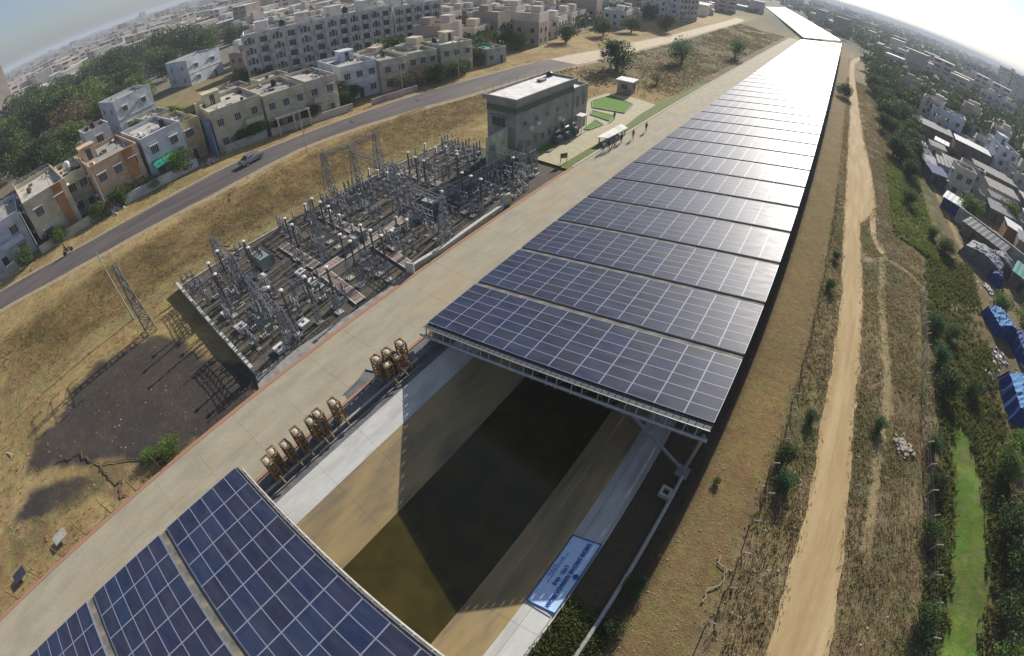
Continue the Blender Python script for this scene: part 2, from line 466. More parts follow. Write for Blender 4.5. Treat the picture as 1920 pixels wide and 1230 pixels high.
def strip(name, left, right, m, dz=.03, nseg=6, step=1.0, kind='structure', wob=0.0, crown=0.0):
    """sheet between two polylines draped on the ground"""
    def res(pl):
        p = np.array(pl, float); d = np.r_[0, np.cumsum(np.hypot(*np.diff(p, axis=0).T))]
        return p, d
    pl, dl = res(left); pr, dr = res(right)
    n = int(max(dl[-1], dr[-1]) / step) + 2
    t = np.linspace(0, 1, n)
    A = np.stack([np.interp(t * dl[-1], dl, pl[:, i]) for i in (0, 1)], 1)
    B = np.stack([np.interp(t * dr[-1], dr, pr[:, i]) for i in (0, 1)], 1)
    if wob:
        A[:, 0] += wob * (fnoise(A[:, 1], A[:, 1] * 0, 2.2, 3) - .5) * 2
        B[:, 0] += wob * (fnoise(B[:, 1], B[:, 1] * 0, 2.2, 9) - .5) * 2
    V = []; 
    for k in range(nseg + 1):
        u = k / nseg; Pk = A * (1 - u) + B * u
        V.append(np.c_[Pk, tzn(Pk[:, 0], Pk[:, 1]) + dz + crown * 4 * u * (1 - u)])
    V = np.stack(V, 1).reshape(-1, 3)
    ii = np.arange(n * (nseg + 1)).reshape(n, nseg + 1)
    F = np.stack([ii[:-1, :-1], ii[:-1, 1:], ii[1:, 1:], ii[1:, :-1]], -1).reshape(-1, 4)
    me = bpy.data.meshes.new(name); me.from_pydata(V.tolist(), [], F.tolist()); me.materials.append(MATS[m])
    me.update()
    if me.polygons[0].normal.z < 0: me.flip_normals()
    return link(name, me, kind=kind)

mat('sandy_road', (.56, .47, .34), .95, (.45, .37, .26), .8, .4, 6, world=True)
def off(pl, d): return [(a + d, b) for a, b in pl]
strip('road_verge', off(road_f, -.9), off(road_n, 1.3), 'road_edge', .015, 8, 1.5, wob=.3)
_ns = [p for p in road_n if p[1] <= 90] + [(-37.4, 92)]; _fs = [p for p in road_f if p[1] <= 90] + [(-45.6, 92)]
strip('road', _fs, _ns, 'asphalt', .045, 8, 1.5, wob=.12, crown=.04)
strip('sandy_road', [(-45.6, 91.5)] + [p for p in road_f if p[1] > 92], [(-37.4, 91.5)] + [p for p in road_n if p[1] > 92], 'sandy_road', .05, 8, 1.5, wob=.4, crown=.04)
strip('dirt_track', track_l, track_r, 'pale_dirt', .05, 10, .5, wob=.30, crown=.03)
strip('dirt_track_far', [(29.0, 230), (29.5, 270), (33, 310), (46, 350)], [(31.4, 230), (32, 268), (36, 307), (48, 345)], 'pale_dirt', .06, 3, 3, wob=.3)
strip('track_spur', [(34.6, 61), (34.2, 55), (34.6, 50), (35.9, 46)], [(35.6, 61), (35.2, 55), (35.4, 50), (36.6, 46.5)], 'pale_dirt', .04, 3, 1, wob=.2)

def flatpoly(name, pts, z, m, kind='structure', h=0.0):
    bm = bmesh.new()
    f = bm.faces.new([bm.verts.new((x, y, z)) for x, y in pts])
    if f.normal.z < 0 or True:
        bm.normal_update()
        if f.normal.z < 0: f.normal_flip()
    bmesh.ops.triangulate(bm, faces=bm.faces[:])
    me = bpy.data.meshes.new(name); bm.to_mesh(me); bm.free(); me.materials.append(MATS[m])
    return link(name, me, kind=kind)

# canal-side path with brick edging and expansion joints between the cast slabs
b = MB(); y = -92.0; k = 0
pm = []
for x0, x1 in ((-7.0, -3.738), (-3.73, -.55)):
    y = -92.0
    while y < CANAL_END + 4:
        dz = RNG.uniform(-.004, .004)
        b.box((x0 + x1) / 2, y + 1.994, -.1, x1 - x0, 3.988, .16 + dz)
        y += 4.0
p = b.build('path', 'concrete_path', kind='structure')
b = MB(); b.box(-7.18, -30, -.1, .34, 132, .19); b.box(-.42, -42, -.1, .22, 108, .2)
b.build('path_edging', 'brick_edging', kind='structure')
mat('pale_edging', (.50, .46, .36), .9, (.42, .38, .30), 2, .2, world=True)
b = MB(); b.box(-7.18, 166, -.1, .30, 260, .24); b.box(-.42, 154, -.1, .26, 284, .24)
b.build('path_edging', 'pale_edging', kind='structure')

# canal lining
def lining(name, prof, m, y0=-90, y1=CANAL_END):
    b = MB(); ys = list(np.arange(y0, y1, 4.0)) + [y1]
    for (x0, z0), (x1, z1) in zip(prof[:-1], prof[1:]):
        for a, c in zip(ys[:-1], ys[1:]):
            g = .007
            b.quad((x0, a + g, z0), (x1, a + g, z1), (x1, c - g, z1), (x0, c - g, z0))
    return b.build(name, m, kind='structure')
lining('canal_ledge', [(-.3, .0), (.99, .02), (1.0, -.28), (1.8, -.36)], 'dark_ledge')
lining('canal_upper_lining', [(1.8, -.36), (3.7, -1.08)], 'white_lining')
lining('canal_slope_lining', [(3.7, -1.1), (7.5, -3.0), (8.6, -3.55)], 'tan_lining')
lining('canal_slope_lining', [(14.2, -3.5), (15.25, -3.0), (18.4, -1.05)], 'tan_lining')
lining('canal_upper_lining', [(18.4, -1.03), (20.45, .02)], 'white_lining')
mat('bank_soil', (.085, .06, .034), .95, (.06, .045, .025), 2.5, .8, 9, world=True)  # same darkened soil, canopy shade put into the colour
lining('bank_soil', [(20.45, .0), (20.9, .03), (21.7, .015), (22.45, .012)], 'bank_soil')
b = MB(); b.quad((1.0, -90, -3.9), (22.3, -90, -3.9), (22.3, CANAL_END, -3.9), (1.0, CANAL_END, -3.9))
b.build('canal_bed', 'tan_lining', kind='structure')
def backing():
    b = MB()
    b.quad((-.3, -90, -.12), (-.3, CANAL_END, -.12), (7.5, CANAL_END, -3.25), (7.5, -90, -3.25))
    b.quad((15, -90, -3.25), (15, CANAL_END, -3.25), (20.4, CANAL_END, -.2), (20.4, -90, -.2)); b.quad((20.4, -90, -.2), (20.4, CANAL_END, -.2), (22.3, CANAL_END, -.15), (22.3, -90, -.15))
    b.build('canal_bank', 'dark_ledge', kind='structure')
backing()
b = MB(); b.box(20.3, 100, -.08, .08, 380, .09)
b.build('lining_rib', 'steel_pale', kind='structure')
b = MB()
b.box(19.0, 100, -.76, .04, 380, .06)
b.build('lining_rib', 'steel_pale', kind='structure')
def water_mat():
    m = bpy.data.materials.new('canal_water'); m.use_nodes = True
    n = m.node_tree; L = n.links.new; b = n.nodes['Principled BSDF']
    g = n.nodes.new('ShaderNodeNewGeometry')
    q = n.nodes.new('ShaderNodeTexNoise'); q.inputs['Scale'].default_value = .5; L(g.outputs['Position'], q.inputs['Vector'])
    cr = n.nodes.new('ShaderNodeValToRGB'); L(q.outputs[0], cr.inputs[0])
    cr.color_ramp.elements[0].position = .35; cr.color_ramp.elements[0].color = (.034, .028, .006, 1)
    cr.color_ramp.elements[1].position = .65; cr.color_ramp.elements[1].color = (.060, .046, .010, 1)
    L(cr.outputs[0], b.inputs['Base Color']); b.inputs['Roughness'].default_value = .12; b.inputs['IOR'].default_value = 1.33
    w = n.nodes.new('ShaderNodeTexNoise'); w.inputs['Scale'].default_value = 3.5; w.inputs['Detail'].default_value = 5
    L(g.outputs['Position'], w.inputs['Vector'])
    bu = n.nodes.new('ShaderNodeBump'); bu.inputs['Strength'].default_value = .3; bu.inputs['Distance'].default_value = .05
    L(w.outputs[0], bu.inputs['Height']); L(bu.outputs[0], b.inputs['Normal'])
    MATS['canal_water'] = m
water_mat()
b = MB(); b.quad((7.2, -90, -3.0), (15.5, -90, -3.0), (15.5, CANAL_END, -3.0), (7.2, CANAL_END, -3.0))
b.build('canal_water', 'canal_water', kind='structure')

# switchyard floor, lawns, paving
yard = flatpoly('yard_gravel', [(-28.9, -11.5), (-9.0, -12.0), (-8.0, -2), (-7.9, 6), (-7.7, 34.5), (-28.5, 34.5)], -.2, 'yard_gravel')
flatpoly('gravel_strip', [(-9.0, -12.3), (-7.25, -13), (-7.25, 5.5), (-7.9, 5.5), (-8.0, -2)], .0, 'grey_concrete')
flatpoly('plaza', PLAZA, .03, 'plaza_paving')
flatpoly('grass_strip', [(-8.9, 34.9), (-8.7, 46.2), (-8.9, 57), (-9.6, 66), (-9.8, 76), (-9.0, 90), (-8.4, 104), (-7.4, 110), (-7.4, 35)], .055, 'hedge_grass')
for lab, pts in LAWNS:
    cx = sum(p[0] for p in pts) / len(pts); cy = sum(p[1] for p in pts) / len(pts)
    t = thing('lawn_bed', lab, 'lawn bed', (cx, cy, 0.03))
    b = MB(); nn = len(pts)
    lp = [(x - cx, y - cy) for x, y in pts]
    b.add([(x, y, 0) for x, y in lp] + [(x * .97, y * .97, .12) for x, y in lp], [tuple(range(nn, 2 * nn))] + [(i, (i + 1) % nn, nn + (i + 1) % nn, nn + i) for i in range(nn)])
    b.build('grass', 'lawn', t)
    b = MB()
    for i in range(nn):
        a_, c_ = lp[i], lp[(i + 1) % nn]
        b.beam((a_[0], a_[1], .08), (c_[0], c_[1], .08), .18, .2)
    b.build('kerb', 'grey_concrete', t)

# ------------------------------------------------------------------ solar canopy
CW, CS, CA = 1.896, .37728, -.1257
def cz(c): return 4 + CS * (c - 6) + CA * (1 - ((c - 6) / 6) ** 2)
PITCH, GAP = 1.0, .695
BLK = 6 * PITCH + GAP
def glass_mat():
    m = bpy.data.materials.new('solar_glass'); m.use_nodes = True
    n = m.node_tree; L = n.links.new; b = n.nodes['Principled BSDF']
    tc = n.nodes.new('ShaderNodeTexCoord'); oi = n.nodes.new('ShaderNodeObjectInfo')
    mp = n.nodes.new('ShaderNodeMapping'); L(tc.outputs['Object'], mp.inputs[0])
    bk = n.nodes.new('ShaderNodeTexBrick'); L(mp.outputs[0], bk.inputs['Vector'])
    bk.offset = 0; bk.inputs['Scale'].default_value = 1; bk.inputs['Brick Width'].default_value = .156
    bk.inputs['Row Height'].default_value = .156; bk.inputs['Mortar Size'].default_value = .006
    bk.inputs['Color1'].default_value = (.5, .5, .5, 1); bk.inputs['Color2'].default_value = (.62, .62, .62, 1)
    bk.inputs['Mortar'].default_value = (1.0, 1.0, 1.0, 1)
    cr = n.nodes.new('ShaderNodeValToRGB')
    ob = n.nodes.new('ShaderNodeMath'); ob.operation = 'ADD'
    at = n.nodes.new('ShaderNodeAttribute'); at.attribute_name = 'cell'
    L(oi.outputs['Random'], ob.inputs[0]); L(at.outputs['Fac'], ob.inputs[1])
    fr = n.nodes.new('ShaderNodeMath'); fr.operation = 'FRACT'; L(ob.outputs[0], fr.inputs[0])
    L(fr.outputs[0], cr.inputs[0])
    e = cr.color_ramp.elements; e[0].color = (.014, .019, .052, 1); e[1].color = (.017, .021, .068, 1)
    for p_, c_ in ((.3, (.012, .024, .066, 1)), (.5, (.019, .021, .052, 1)), (.75, (.014, .028, .080, 1))):
        q = e.new(p_); q.color = c_
    mx = n.nodes.new('ShaderNodeMix'); mx.data_type = 'RGBA'; mx.blend_type = 'MULTIPLY'; mx.inputs[0].default_value = .75
    sc = n.nodes.new('ShaderNodeVectorMath'); sc.operation = 'SCALE'; sc.inputs['Scale'].default_value = 1.25
    L(cr.outputs[0], sc.inputs[0]); L(sc.outputs[0], mx.inputs[6]); L(bk.outputs[0], mx.inputs[7])
    gp = n.nodes.new('ShaderNodeNewGeometry'); dm = n.nodes.new('ShaderNodeMapping'); dm.inputs['Scale'].default_value = (.35, 1.4, 1); L(gp.outputs['Position'], dm.inputs[0])
    dn = n.nodes.new('ShaderNodeTexNoise'); dn.inputs['Scale'].default_value = 1.3; dn.inputs['Detail'].default_value = 7; dn.inputs['Roughness'].default_value = .65; L(dm.outputs[0], dn.inputs['Vector'])
    dr = n.nodes.new('ShaderNodeMapRange'); dr.inputs[1].default_value = .35; dr.inputs[2].default_value = .75; dr.inputs[3].default_value = .02; dr.inputs[4].default_value = .20; L(dn.outputs[0], dr.inputs[0])
    du = n.nodes.new('ShaderNodeMix'); du.data_type = 'RGBA'; L(dr.outputs[0], du.inputs[0]); L(mx.outputs[2], du.inputs[6]); du.inputs[7].default_value = (.15, .16, .16, 1)
    L(du.outputs[2], b.inputs['Base Color'])
    rr_ = n.nodes.new('ShaderNodeMapRange'); rr_.inputs[1].default_value = .3; rr_.inputs[2].default_value = .7; rr_.inputs[3].default_value = .40; rr_.inputs[4].default_value = .54; L(dn.outputs[0], rr_.inputs[0]); L(rr_.outputs[0], b.inputs['Roughness'])
    b.inputs['IOR'].default_value = 1.36; b.inputs['Specular IOR Level'].default_value = .38
    MATS['solar_glass'] = m
glass_mat()
mat('panel_frame', (.27, .29, .38), .5, (.23, .25, .34), 6, metal=.15)

def panel_mesh():
    b = MB(); w, h, t = 1.928, .992, .04
    b.box(0, 0, -t, w, h, t - .012)
    fx, fy = .038, .024
    b.box(0, 0, -.012, w - 2 * fx, h - 2 * fy, .006, mi=1)     # glass sits in the frame
    b.box(0, -h/2 + fy/2, -.012, w, fy, .012); b.box(0, h/2 - fy/2, -.012, w, fy, .012)
    b.box(-w/2 + fx/2, 0, -.012, fx, h - 2 * fy, .012); b.box(w/2 - fx/2, 0, -.012, fx, h - 2 * fy, .012)
    return b.mesh('panel', ['panel_frame', 'solar_glass'])
PM = panel_mesh()
PANG = [math.atan2(cz(c + 1) - cz(c), CW) for c in range(12)]

def array_detailed(y0, dz, label, cols=range(12), rows=range(6)):
    t = thing('solar_array', label, 'solar array', (0, y0, dz), group='solar arrays of the canopy over the canal')
    for yy in (.5, 2.0, 4.0, 5.5):
        b = MB()
        for c in range(12): b.beam((c * CW, yy, cz(c) - .17), ((c + 1) * CW, yy, cz(c + 1) - .17), .07, .12)
        b.build('purlin', 'steel_galv', t)
    for c in cols:
        for r in rows:
            o = link('panel', PM, t, ((c + .5) * CW, (r + .5) * PITCH, (cz(c) + cz(c + 1)) / 2))
            o.rotation_euler.y = -PANG[c]
    return t
def grating(b, y0, y1, dz, dip=.10, mi=0):
    for c in range(12):
        x0, x1 = c * CW + .02, (c + 1) * CW - .02
        z0, z1 = cz(c) - dip + dz, cz(c + 1) - dip + dz
        b.add([(x0, y0, z0), (x1, y0, z1), (x1, y1, z1), (x0, y1, z0), (x0, y0, z0 - .05), (x1, y0, z1 - .05), (x1, y1, z1 - .05), (x0, y1, z0 - .05)],
              [(0, 1, 2, 3), (7, 6, 5, 4), (0, 4, 5, 1), (1, 5, 6, 2), (2, 6, 7, 3), (3, 7, 4, 0)], mi)
def gangway(y0, dz, label, pale):
    """the service walkway in the gap after a block: one grate per panel column, edge rails"""
    t = thing('service_walkway', label, 'walkway', (0, 0, 0), group='service walkways between the solar arrays')
    g = MB(); grating(g, -GAP/2 + .09, GAP/2 - .09, 0)
    for c in range(12):
        b = MB(); x0, x1 = .03, CW - .03; dzc = cz(c + 1) - cz(c); ya, yb = -GAP/2 - .06, GAP/2 + .06
        for j in range(6):
            u0, u1 = j / 6 + .002, (j + 1) / 6 - .002
            b.add([(u * CW, yy, dzc * u - q) for q in (0, .04) for u, yy in ((u0, ya), (u1, ya), (u1, yb), (u0, yb))],
                  [(0, 1, 2, 3), (7, 6, 5, 4), (0, 4, 5, 1), (1, 5, 6, 2), (2, 6, 7, 3), (3, 7, 4, 0)])
        b.build('grate_plate', 'grate', t, (c * CW, y0 + GAP / 2, cz(c) - .12 + dz))
    b = MB()
    for s_ in (.04, GAP - .04):
        for c in range(12):
            b.beam((c * CW, y0 + s_, cz(c) - .06 + dz), ((c + 1) * CW, y0 + s_, cz(c + 1) - .06 + dz), .05, .06)
    b.build('edge_rail', 'steel_grey', t)
    return t

NB = int((CANAL_END) / BLK)
for i in range(6):
    array_detailed(i * BLK, 0, ['blue solar array forming the near end of the long canopy', 'second solar array from the near end of the long canopy',
        'third solar array from the near end of the long canopy', 'fourth solar array from the near end of the long canopy',
        'fifth solar array from the near end of the long canopy', 'sixth solar array from the near end of the long canopy'][i])
DB, ZB = 18.54, 1.316
NEARL = ['dark blue solar array nearest the open stretch of canal, bottom of the photo', 'dark blue solar array left of the grey walkway at bottom of the photo',
         'dark blue solar array in the bottom left corner', 'solar array beyond the bottom left corner']
for k in range(3):
    array_detailed(-DB - 6 - k * BLK, ZB, NEARL[k])
for k in range(3):
    gangway(-DB - 6 - GAP - k * BLK, ZB, ['grey grated walkway between the two largest dark blue arrays', 'grey grated walkway in the bottom left corner between dark blue arrays', 'grey walkway outside the bottom left corner'][k], True)
for i in range(6):
    gangway(i * BLK + 6, 0, 'dark service walkway behind the %s solar array of the long canopy' % ORD[i], False)

def array_simple():
    b = MB(); vals = []
    for c in range(12):
        x0, x1 = c * CW, (c + 1) * CW; z0, z1 = cz(c), cz(c + 1)
        b.add([(x0, 0, z0 - .02), (x1, 0, z1 - .02), (x1, 6, z1 - .02), (x0, 6, z0 - .02), (x0, 0, z0 - .1), (x1, 0, z1 - .1), (x1, 6, z1 - .1), (x0, 6, z0 - .1)],
              [(0, 1, 2, 3), (7, 6, 5, 4), (0, 4, 5, 1), (1, 5, 6, 2), (2, 6, 7, 3), (3, 7, 4, 0)], 0)
        for r in range(6):
            a0, a1 = x0 + .05, x1 - .05; s = (z1 - z0) / CW
            za, zb = z0 + s * .05, z1 - s * .05
            b.add([(a0, r + .035, za - .014), (a1, r + .035, zb - .014), (a1, r + .965, zb - .014), (a0, r + .965, za - .014)], [(0, 1, 2, 3)], 1)
    m = b.mesh('solar_array', ['panel_frame', 'solar_glass'])
    at = m.attributes.new('cell', 'FLOAT', 'FACE')
    at.data.foreach_set('value', RNG.random(len(m.polygons)).astype(np.float32))
    return m
SA = array_simple()
for i in range(6, NB):
    o = link('solar_array', SA, None, (0, i * BLK, 0))
    pos = ORD[i] + ' solar array from the near end of the long canopy' if i < len(ORD) else 'glaring solar array of the long canopy, %s from its far end' % ORD[NB - 1 - i]
    tag(o, pos, 'solar array', 'solar arrays of the canopy over the canal')
b = MB()
for i in range(6, NB):
    grating(b, i * BLK + 5.93, (i + 1) * BLK + .07, 0, .13)
o = b.build('walkway_grates', 'steel_grey'); tag(o, 'dark grated walkways crossing the far half of the long canopy', 'walkway'); o['kind'] = 'stuff'

# second canopy beyond the bend
def canopy_two():
    t = thing('far_canopy', 'white glaring second canopy bending left beyond the long one', 'solar canopy', (-.5, 305, 0), R(13.5))
    for k in range(44):
        link('panel_field', SA, t, (0, k * BLK, .2))
    b = MB(); grating(b, -1, 0, .2, .3); b.build('end_grate', 'steel_grey', t)
    for k in range(0, 44, 4):
        for x in (2, 20):
            MB().tube((x, k * BLK, -.5), (x, k * BLK, cz(x / CW) - .2), .15, 6).build('column', 'steel_grey', t)
canopy_two()

# steel end trusses and legs
def end_truss(y, s, dz, label, pale, o_=.78):
    """s = outward direction along y"""
    t = thing('end_truss', label, 'truss', (0, y, 0))
    m = 'steel_pale' if pale else 'steel_galv'
    L_ = 12 * CW
    b = MB()
    for c in range(12):
        for j in range(4):
            u0, u1 = (c + j / 4 + .012), (c + (j + 1) / 4 - .012)
            ya, yb = s * -.05, s * (o_ - .16)
            if s < 0: ya, yb = yb, ya
            z0, z1 = cz(u0) - .13 + dz, cz(u1) - .13 + dz
            b.add([(u0 * CW, ya, z0), (u1 * CW, ya, z1), (u1 * CW, yb, z1), (u0 * CW, yb, z0), (u0 * CW, ya, z0 - .05), (u1 * CW, ya, z1 - .05), (u1 * CW, yb, z1 - .05), (u0 * CW, yb, z0 - .05)],
                  [(0, 1, 2, 3), (7, 6, 5, 4), (0, 4, 5, 1), (1, 5, 6, 2), (2, 6, 7, 3), (3, 7, 4, 0)])
    b.build('walkway_plate', 'grate' if pale else 'steel_dark', t)
    b = MB(); b.tube((-.25, s * o_, cz(0) - .95 + dz), (L_ + .1, s * o_, cz(12) - .85 + dz), .14 if not pale else .09, 10)
    b.build('lower_tube', m, t)
    b = MB(); [b.beam((c * CW, s * .03, cz(c) - .26 + dz), ((c + 1) * CW, s * .03, cz(c + 1) - .26 + dz), .1, .16) for c in range(12)]; b.build('top_chord', 'steel_galv', t)
    b = MB(); [b.beam((c * CW, s * (o_ - .12), cz(c) - .1 + dz), ((c + 1) * CW, s * (o_ - .12), cz(c + 1) - .1 + dz), .05, .07) for c in range(12)]; b.build('edge_rail', 'steel_galv', t)
    for c in range(12):
        for u in (.22, .62):
            x = (c + u) * CW; z = cz(c + u) + dz
            q = MB(); q.beam((x, s * (o_ - .08), z - .12), (x, s * (o_ + .02), z - 1.05), .06, .08, 0)
            q.build('strut', 'steel_pale', t)
    q = MB()
    for c in range(12):
        q.beam((c * CW, 0, cz(c) - .25 + dz), (c * CW + .95, s * o_, cz(c + .5) - .9 + dz), .05)
        q.beam((c * CW + .95, s * o_, cz(c + .5) - .9 + dz), ((c + 1) * CW, 0, cz(c + 1) - .25 + dz), .05)
    q.build('web_brace', 'steel_grey', t)
    return t
end_truss(0, -1, 0, 'grey tubular end truss with pale vertical pins under the near edge of the long canopy', False)
end_truss(-DB, 1, ZB, 'pale weathered end truss along the edge of the dark blue arrays', True, .30)

def vleg(y, dz, label=None, grp='raking steel legs on the right bank'):
    t = thing('raking_leg', label or 'steel V-shaped leg carrying the canopy on the right bank', 'support leg', (22.5, y, 0), group=grp)
    z9, z12 = cz(9.2) - .95 + dz, cz(11.9) - .9 + dz
    b = MB(); b.tube((0, 0, .25), (9.2 * CW - 22.5, -.5, z9), .13, 8); b.build('inner_arm', 'steel_grey', t)
    b = MB(); b.tube((0, 0, .25), (11.9 * CW - 22.5, -.6, z12), .12, 8); b.build('outer_arm', 'steel_galv', t)
    b = MB(); b.tube((-2.2, -.2, 2.3), (10.9 * CW - 22.5, -.5, cz(10.9) - 1.0 + dz), .05, 6); b.build('tie', 'steel_galv', t)
    b = MB(); b.box(0, 0, -.1, .9, .9, .32); b.box(0, 0, .22, .45, .45, .08); b.build('footing', 'grey_concrete', t)
    return t
v0 = vleg(.15, 0, 'steel V-shaped leg at the near right corner of the long canopy')
for k in range(1, 14):
    dup(v0, (22.5, k * 2 * BLK, 0), 0, '%s steel V-shaped leg under the right canopy edge, from the near end' % ORD[k])['group'] = 'raking steel legs on the right bank'
for k in range(0, 3):
    vl = vleg(-DB - k * 2 * BLK + .4, ZB, '%s steel V-shaped leg carrying the near dark blue arrays' % ORD[k]); vl['group'] = 'legs of the near arrays'
def pedestal(y, dz, lab):
    t = thing('bank_pedestal', lab, 'pedestal', (.5, y, .02), group='pedestals on the left bank')
    b = MB(); b.box(0, 0, 0, .6, .6, .5); b.build('base', 'grey_concrete', t)
    b = MB(); b.tube((0, 0, .5), (.0, 0, cz(.25) - .35 + dz), .1, 8); b.tube((0, 0, .5), (3.0, 0, cz(1.8) - .5 + dz), .08, 8); b.build('post', 'steel_galv', t)
    return t
for k in range(14):
    pedestal(k * 2 * BLK + .3, 0, '%s steel post on the left bank below the long canopy, from the near end' % ORD[k])
for k in range(3):
    pedestal(-DB - .3 - k * 2 * BLK, ZB, '%s short steel post below the near dark blue arrays' % ORD[k])
def under_beams():
    for k in range(1, 22):
        b = MB(); y = k * 2 * BLK - GAP / 2
        b.beam((.2, y, cz(.1) - .5), (22.6, y, cz(12) - .5), .2, .3); b.beam((.4, y, cz(.1) - .9), (22.4, y, cz(12) - 1.4), .14)
        for c in range(12):
            b.beam((c * CW + .3, y, cz(c) - .5), ((c + .5) * CW + .3, y, cz(c + .5) - 1.2), .07)
        o = b.build('cross_beam', 'steel_grey'); tag(o, '%s steel cross beam under the long canopy from the near end' % ORD[k], 'beam', 'cross beams under the long canopy')
under_beams()

# ------------------------------------------------------------------ canal-side things
def small(name, mb, m, loc, rz, label, cat, group=None):
    return tag(mb.build(name, m, None, loc, rz), label, cat, group)

def gate_frame():
    t = thing('pump_frame', 'x', 'pump frame')
    b = MB()
    for x in (-.36, .36):
        for y in (-.26, .26): b.beam((x, y, 0), (x, y, 2.2), .10)
    for z in (.35, 1.0, 1.6, 2.17):
        for x in (-.36, .36): b.beam((x, -.26, z), (x, .26, z), .09)
        for y in (-.26, .26): b.beam((-.36, y, z), (.36, y, z), .09)
    b.beam((-.36, -.26, .35), (-.36, .26, 1.1), .04); b.beam((.36, .26, 1.1), (.36, -.26, 1.85), .04)
    b.build('frame', 'rust_brown', t)
    b = MB(); b.lathe(0, 0, [(.12, 1.7), (.27, 1.76), (.30, 1.95), (.25, 2.14), (.08, 2.2)], 10); b.build('motor_hood', 'cream_cap', t)
    b = MB(); b.lathe(0, 0, [(.06, .1), (.06, 1.95)], 6); b.lathe(0, 0, [(.20, .3), (.25, .5), (.23, 1.3), (.12, 1.5)], 8); b.build('pump_column', 'rust_brown', t)
    b = MB(); b.tube((0, 0, .6), (.6, .05, .5), .07, 6); b.tube((.6, .05, .5), (.95, .05, .05), .07, 6); b.build('outlet_pipe', 'rust_brown', t)
    b = MB(); b.box(0, 0, 0, .95, .75, .1); b.build('base_plate', 'grey_concrete', t)
    return t
GF = gate_frame()
GP = [(.55, -16.6, 'rusty pump frame nearest the dark blue arrays'), (.15, -15.9, 'rusty pump frame second from the dark blue arrays, set back towards the path'), (.35, -14.9, 'thin rusty pump frame, third from the dark blue arrays'),
      (.35, -13.8, 'rusty pump frame, fourth from the dark blue arrays'), (.4, -12.5, 'rusty pump frame, left one of the touching pair'),
      (.4, -11.8, 'rusty pump frame, right one of the touching pair'), (.45, -10.4, 'rusty pump frame standing alone beside the notch in the path edge'),
      (-.1, -5.6, 'rusty pump frame, leftmost in the cluster by the canopy corner'), (.6, -5.3, 'rusty pump frame at canal side of the cluster by the canopy corner'),
      (.05, -4.6, 'rusty pump frame in the middle of the cluster by the canopy corner'), (.65, -4.35, 'lower rusty pump frame in the cluster by the canopy corner'), (.3, -3.4, 'rusty pump frame closest to the canopy corner')]
for i, (x, y, lb) in enumerate(GP):
    sc = (1, 1, [1, .95, .9, 1.05, 1, 1.05, 1.0, 1.0, .8, 1.0, .85, 1.05][i])
    if i == 0: GF.location = (x, y, .03); GF['label'] = lb; GF['group'] = 'rusty pump frames along the canal'; GF.scale = sc
    else: dup(GF, (x, y, .03), R([4, -6, 3, 0, 5, -3, 2, 8, -5, 0, 3, -8][i]), lb, sc)

small('bank_pipe', MB().tube((0, -70, .12), (0, -2.5, .12), .09, 8), 'steel_pale', (.95, 0, .02), 0, 'pale grey pipe running along the left edge of the canal', 'pipe')
small('bank_pipe', MB().tube((0, -70, .08), (0, -2.6, .08), .06, 8), 'grey_concrete', (1.3, 0, -.30), 0, 'thinner pipe lying on the dark ledge just below the bank pipe', 'pipe')
small('bank_pipe', MB().tube((0, -60, .16), (0, -.2, .16), .13, 8), 'steel_pale', (22.62, 0, .02), 0, 'long straight pipe on the soil right of the canal', 'pipe')
# recess broken into the path edge
b = MB(); b.quad((-1.15, -8.6, .078), (-.3, -8.9, .078), (-.3, -5.9, .078), (-.95, -5.6, .078)); b.quad((-1.15, -8.6, .078), (-.95, -5.6, .078), (-1.7, -5.9, .078), (-1.3, -6.9, .078))
small('cut_out', b, 'dark_ledge', (0, 0, 0), 0, 'dark stepped recess cut into the path edge between the pump frames', 'recess')
b = MB(); b.beam((-1.15, -8.6, .1), (-1.3, -6.9, .1), .1, .14); b.beam((-1.3, -6.9, .1), (-1.7, -5.9, .1), .1, .14); b.beam((-1.7, -5.9, .1), (-.95, -5.6, .1), .1, .14)
small('recess_kerb', b, 'grey_concrete', (0, 0, 0), 0, 'low pale kerb round the recess in the path edge', 'kerb')
# square concrete chamber by the leg
t = thing('valve_chamber', 'square pale concrete chamber with dark square hole beside the steel leg', 'chamber', (22.15, -2.0, .02))
b = MB(); b.box(0, -.3, 0, .8, .2, .4); b.box(0, .3, 0, .8, .2, .4); b.box(-.3, 0, 0, .2, .4, .4); b.box(.3, 0, 0, .2, .4, .4); b.build('rim', 'steel_pale', t)
b = MB(); b.box(0, 0, .02, .4, .4, .06); b.build('pit_floor', 'steel_dark', t)

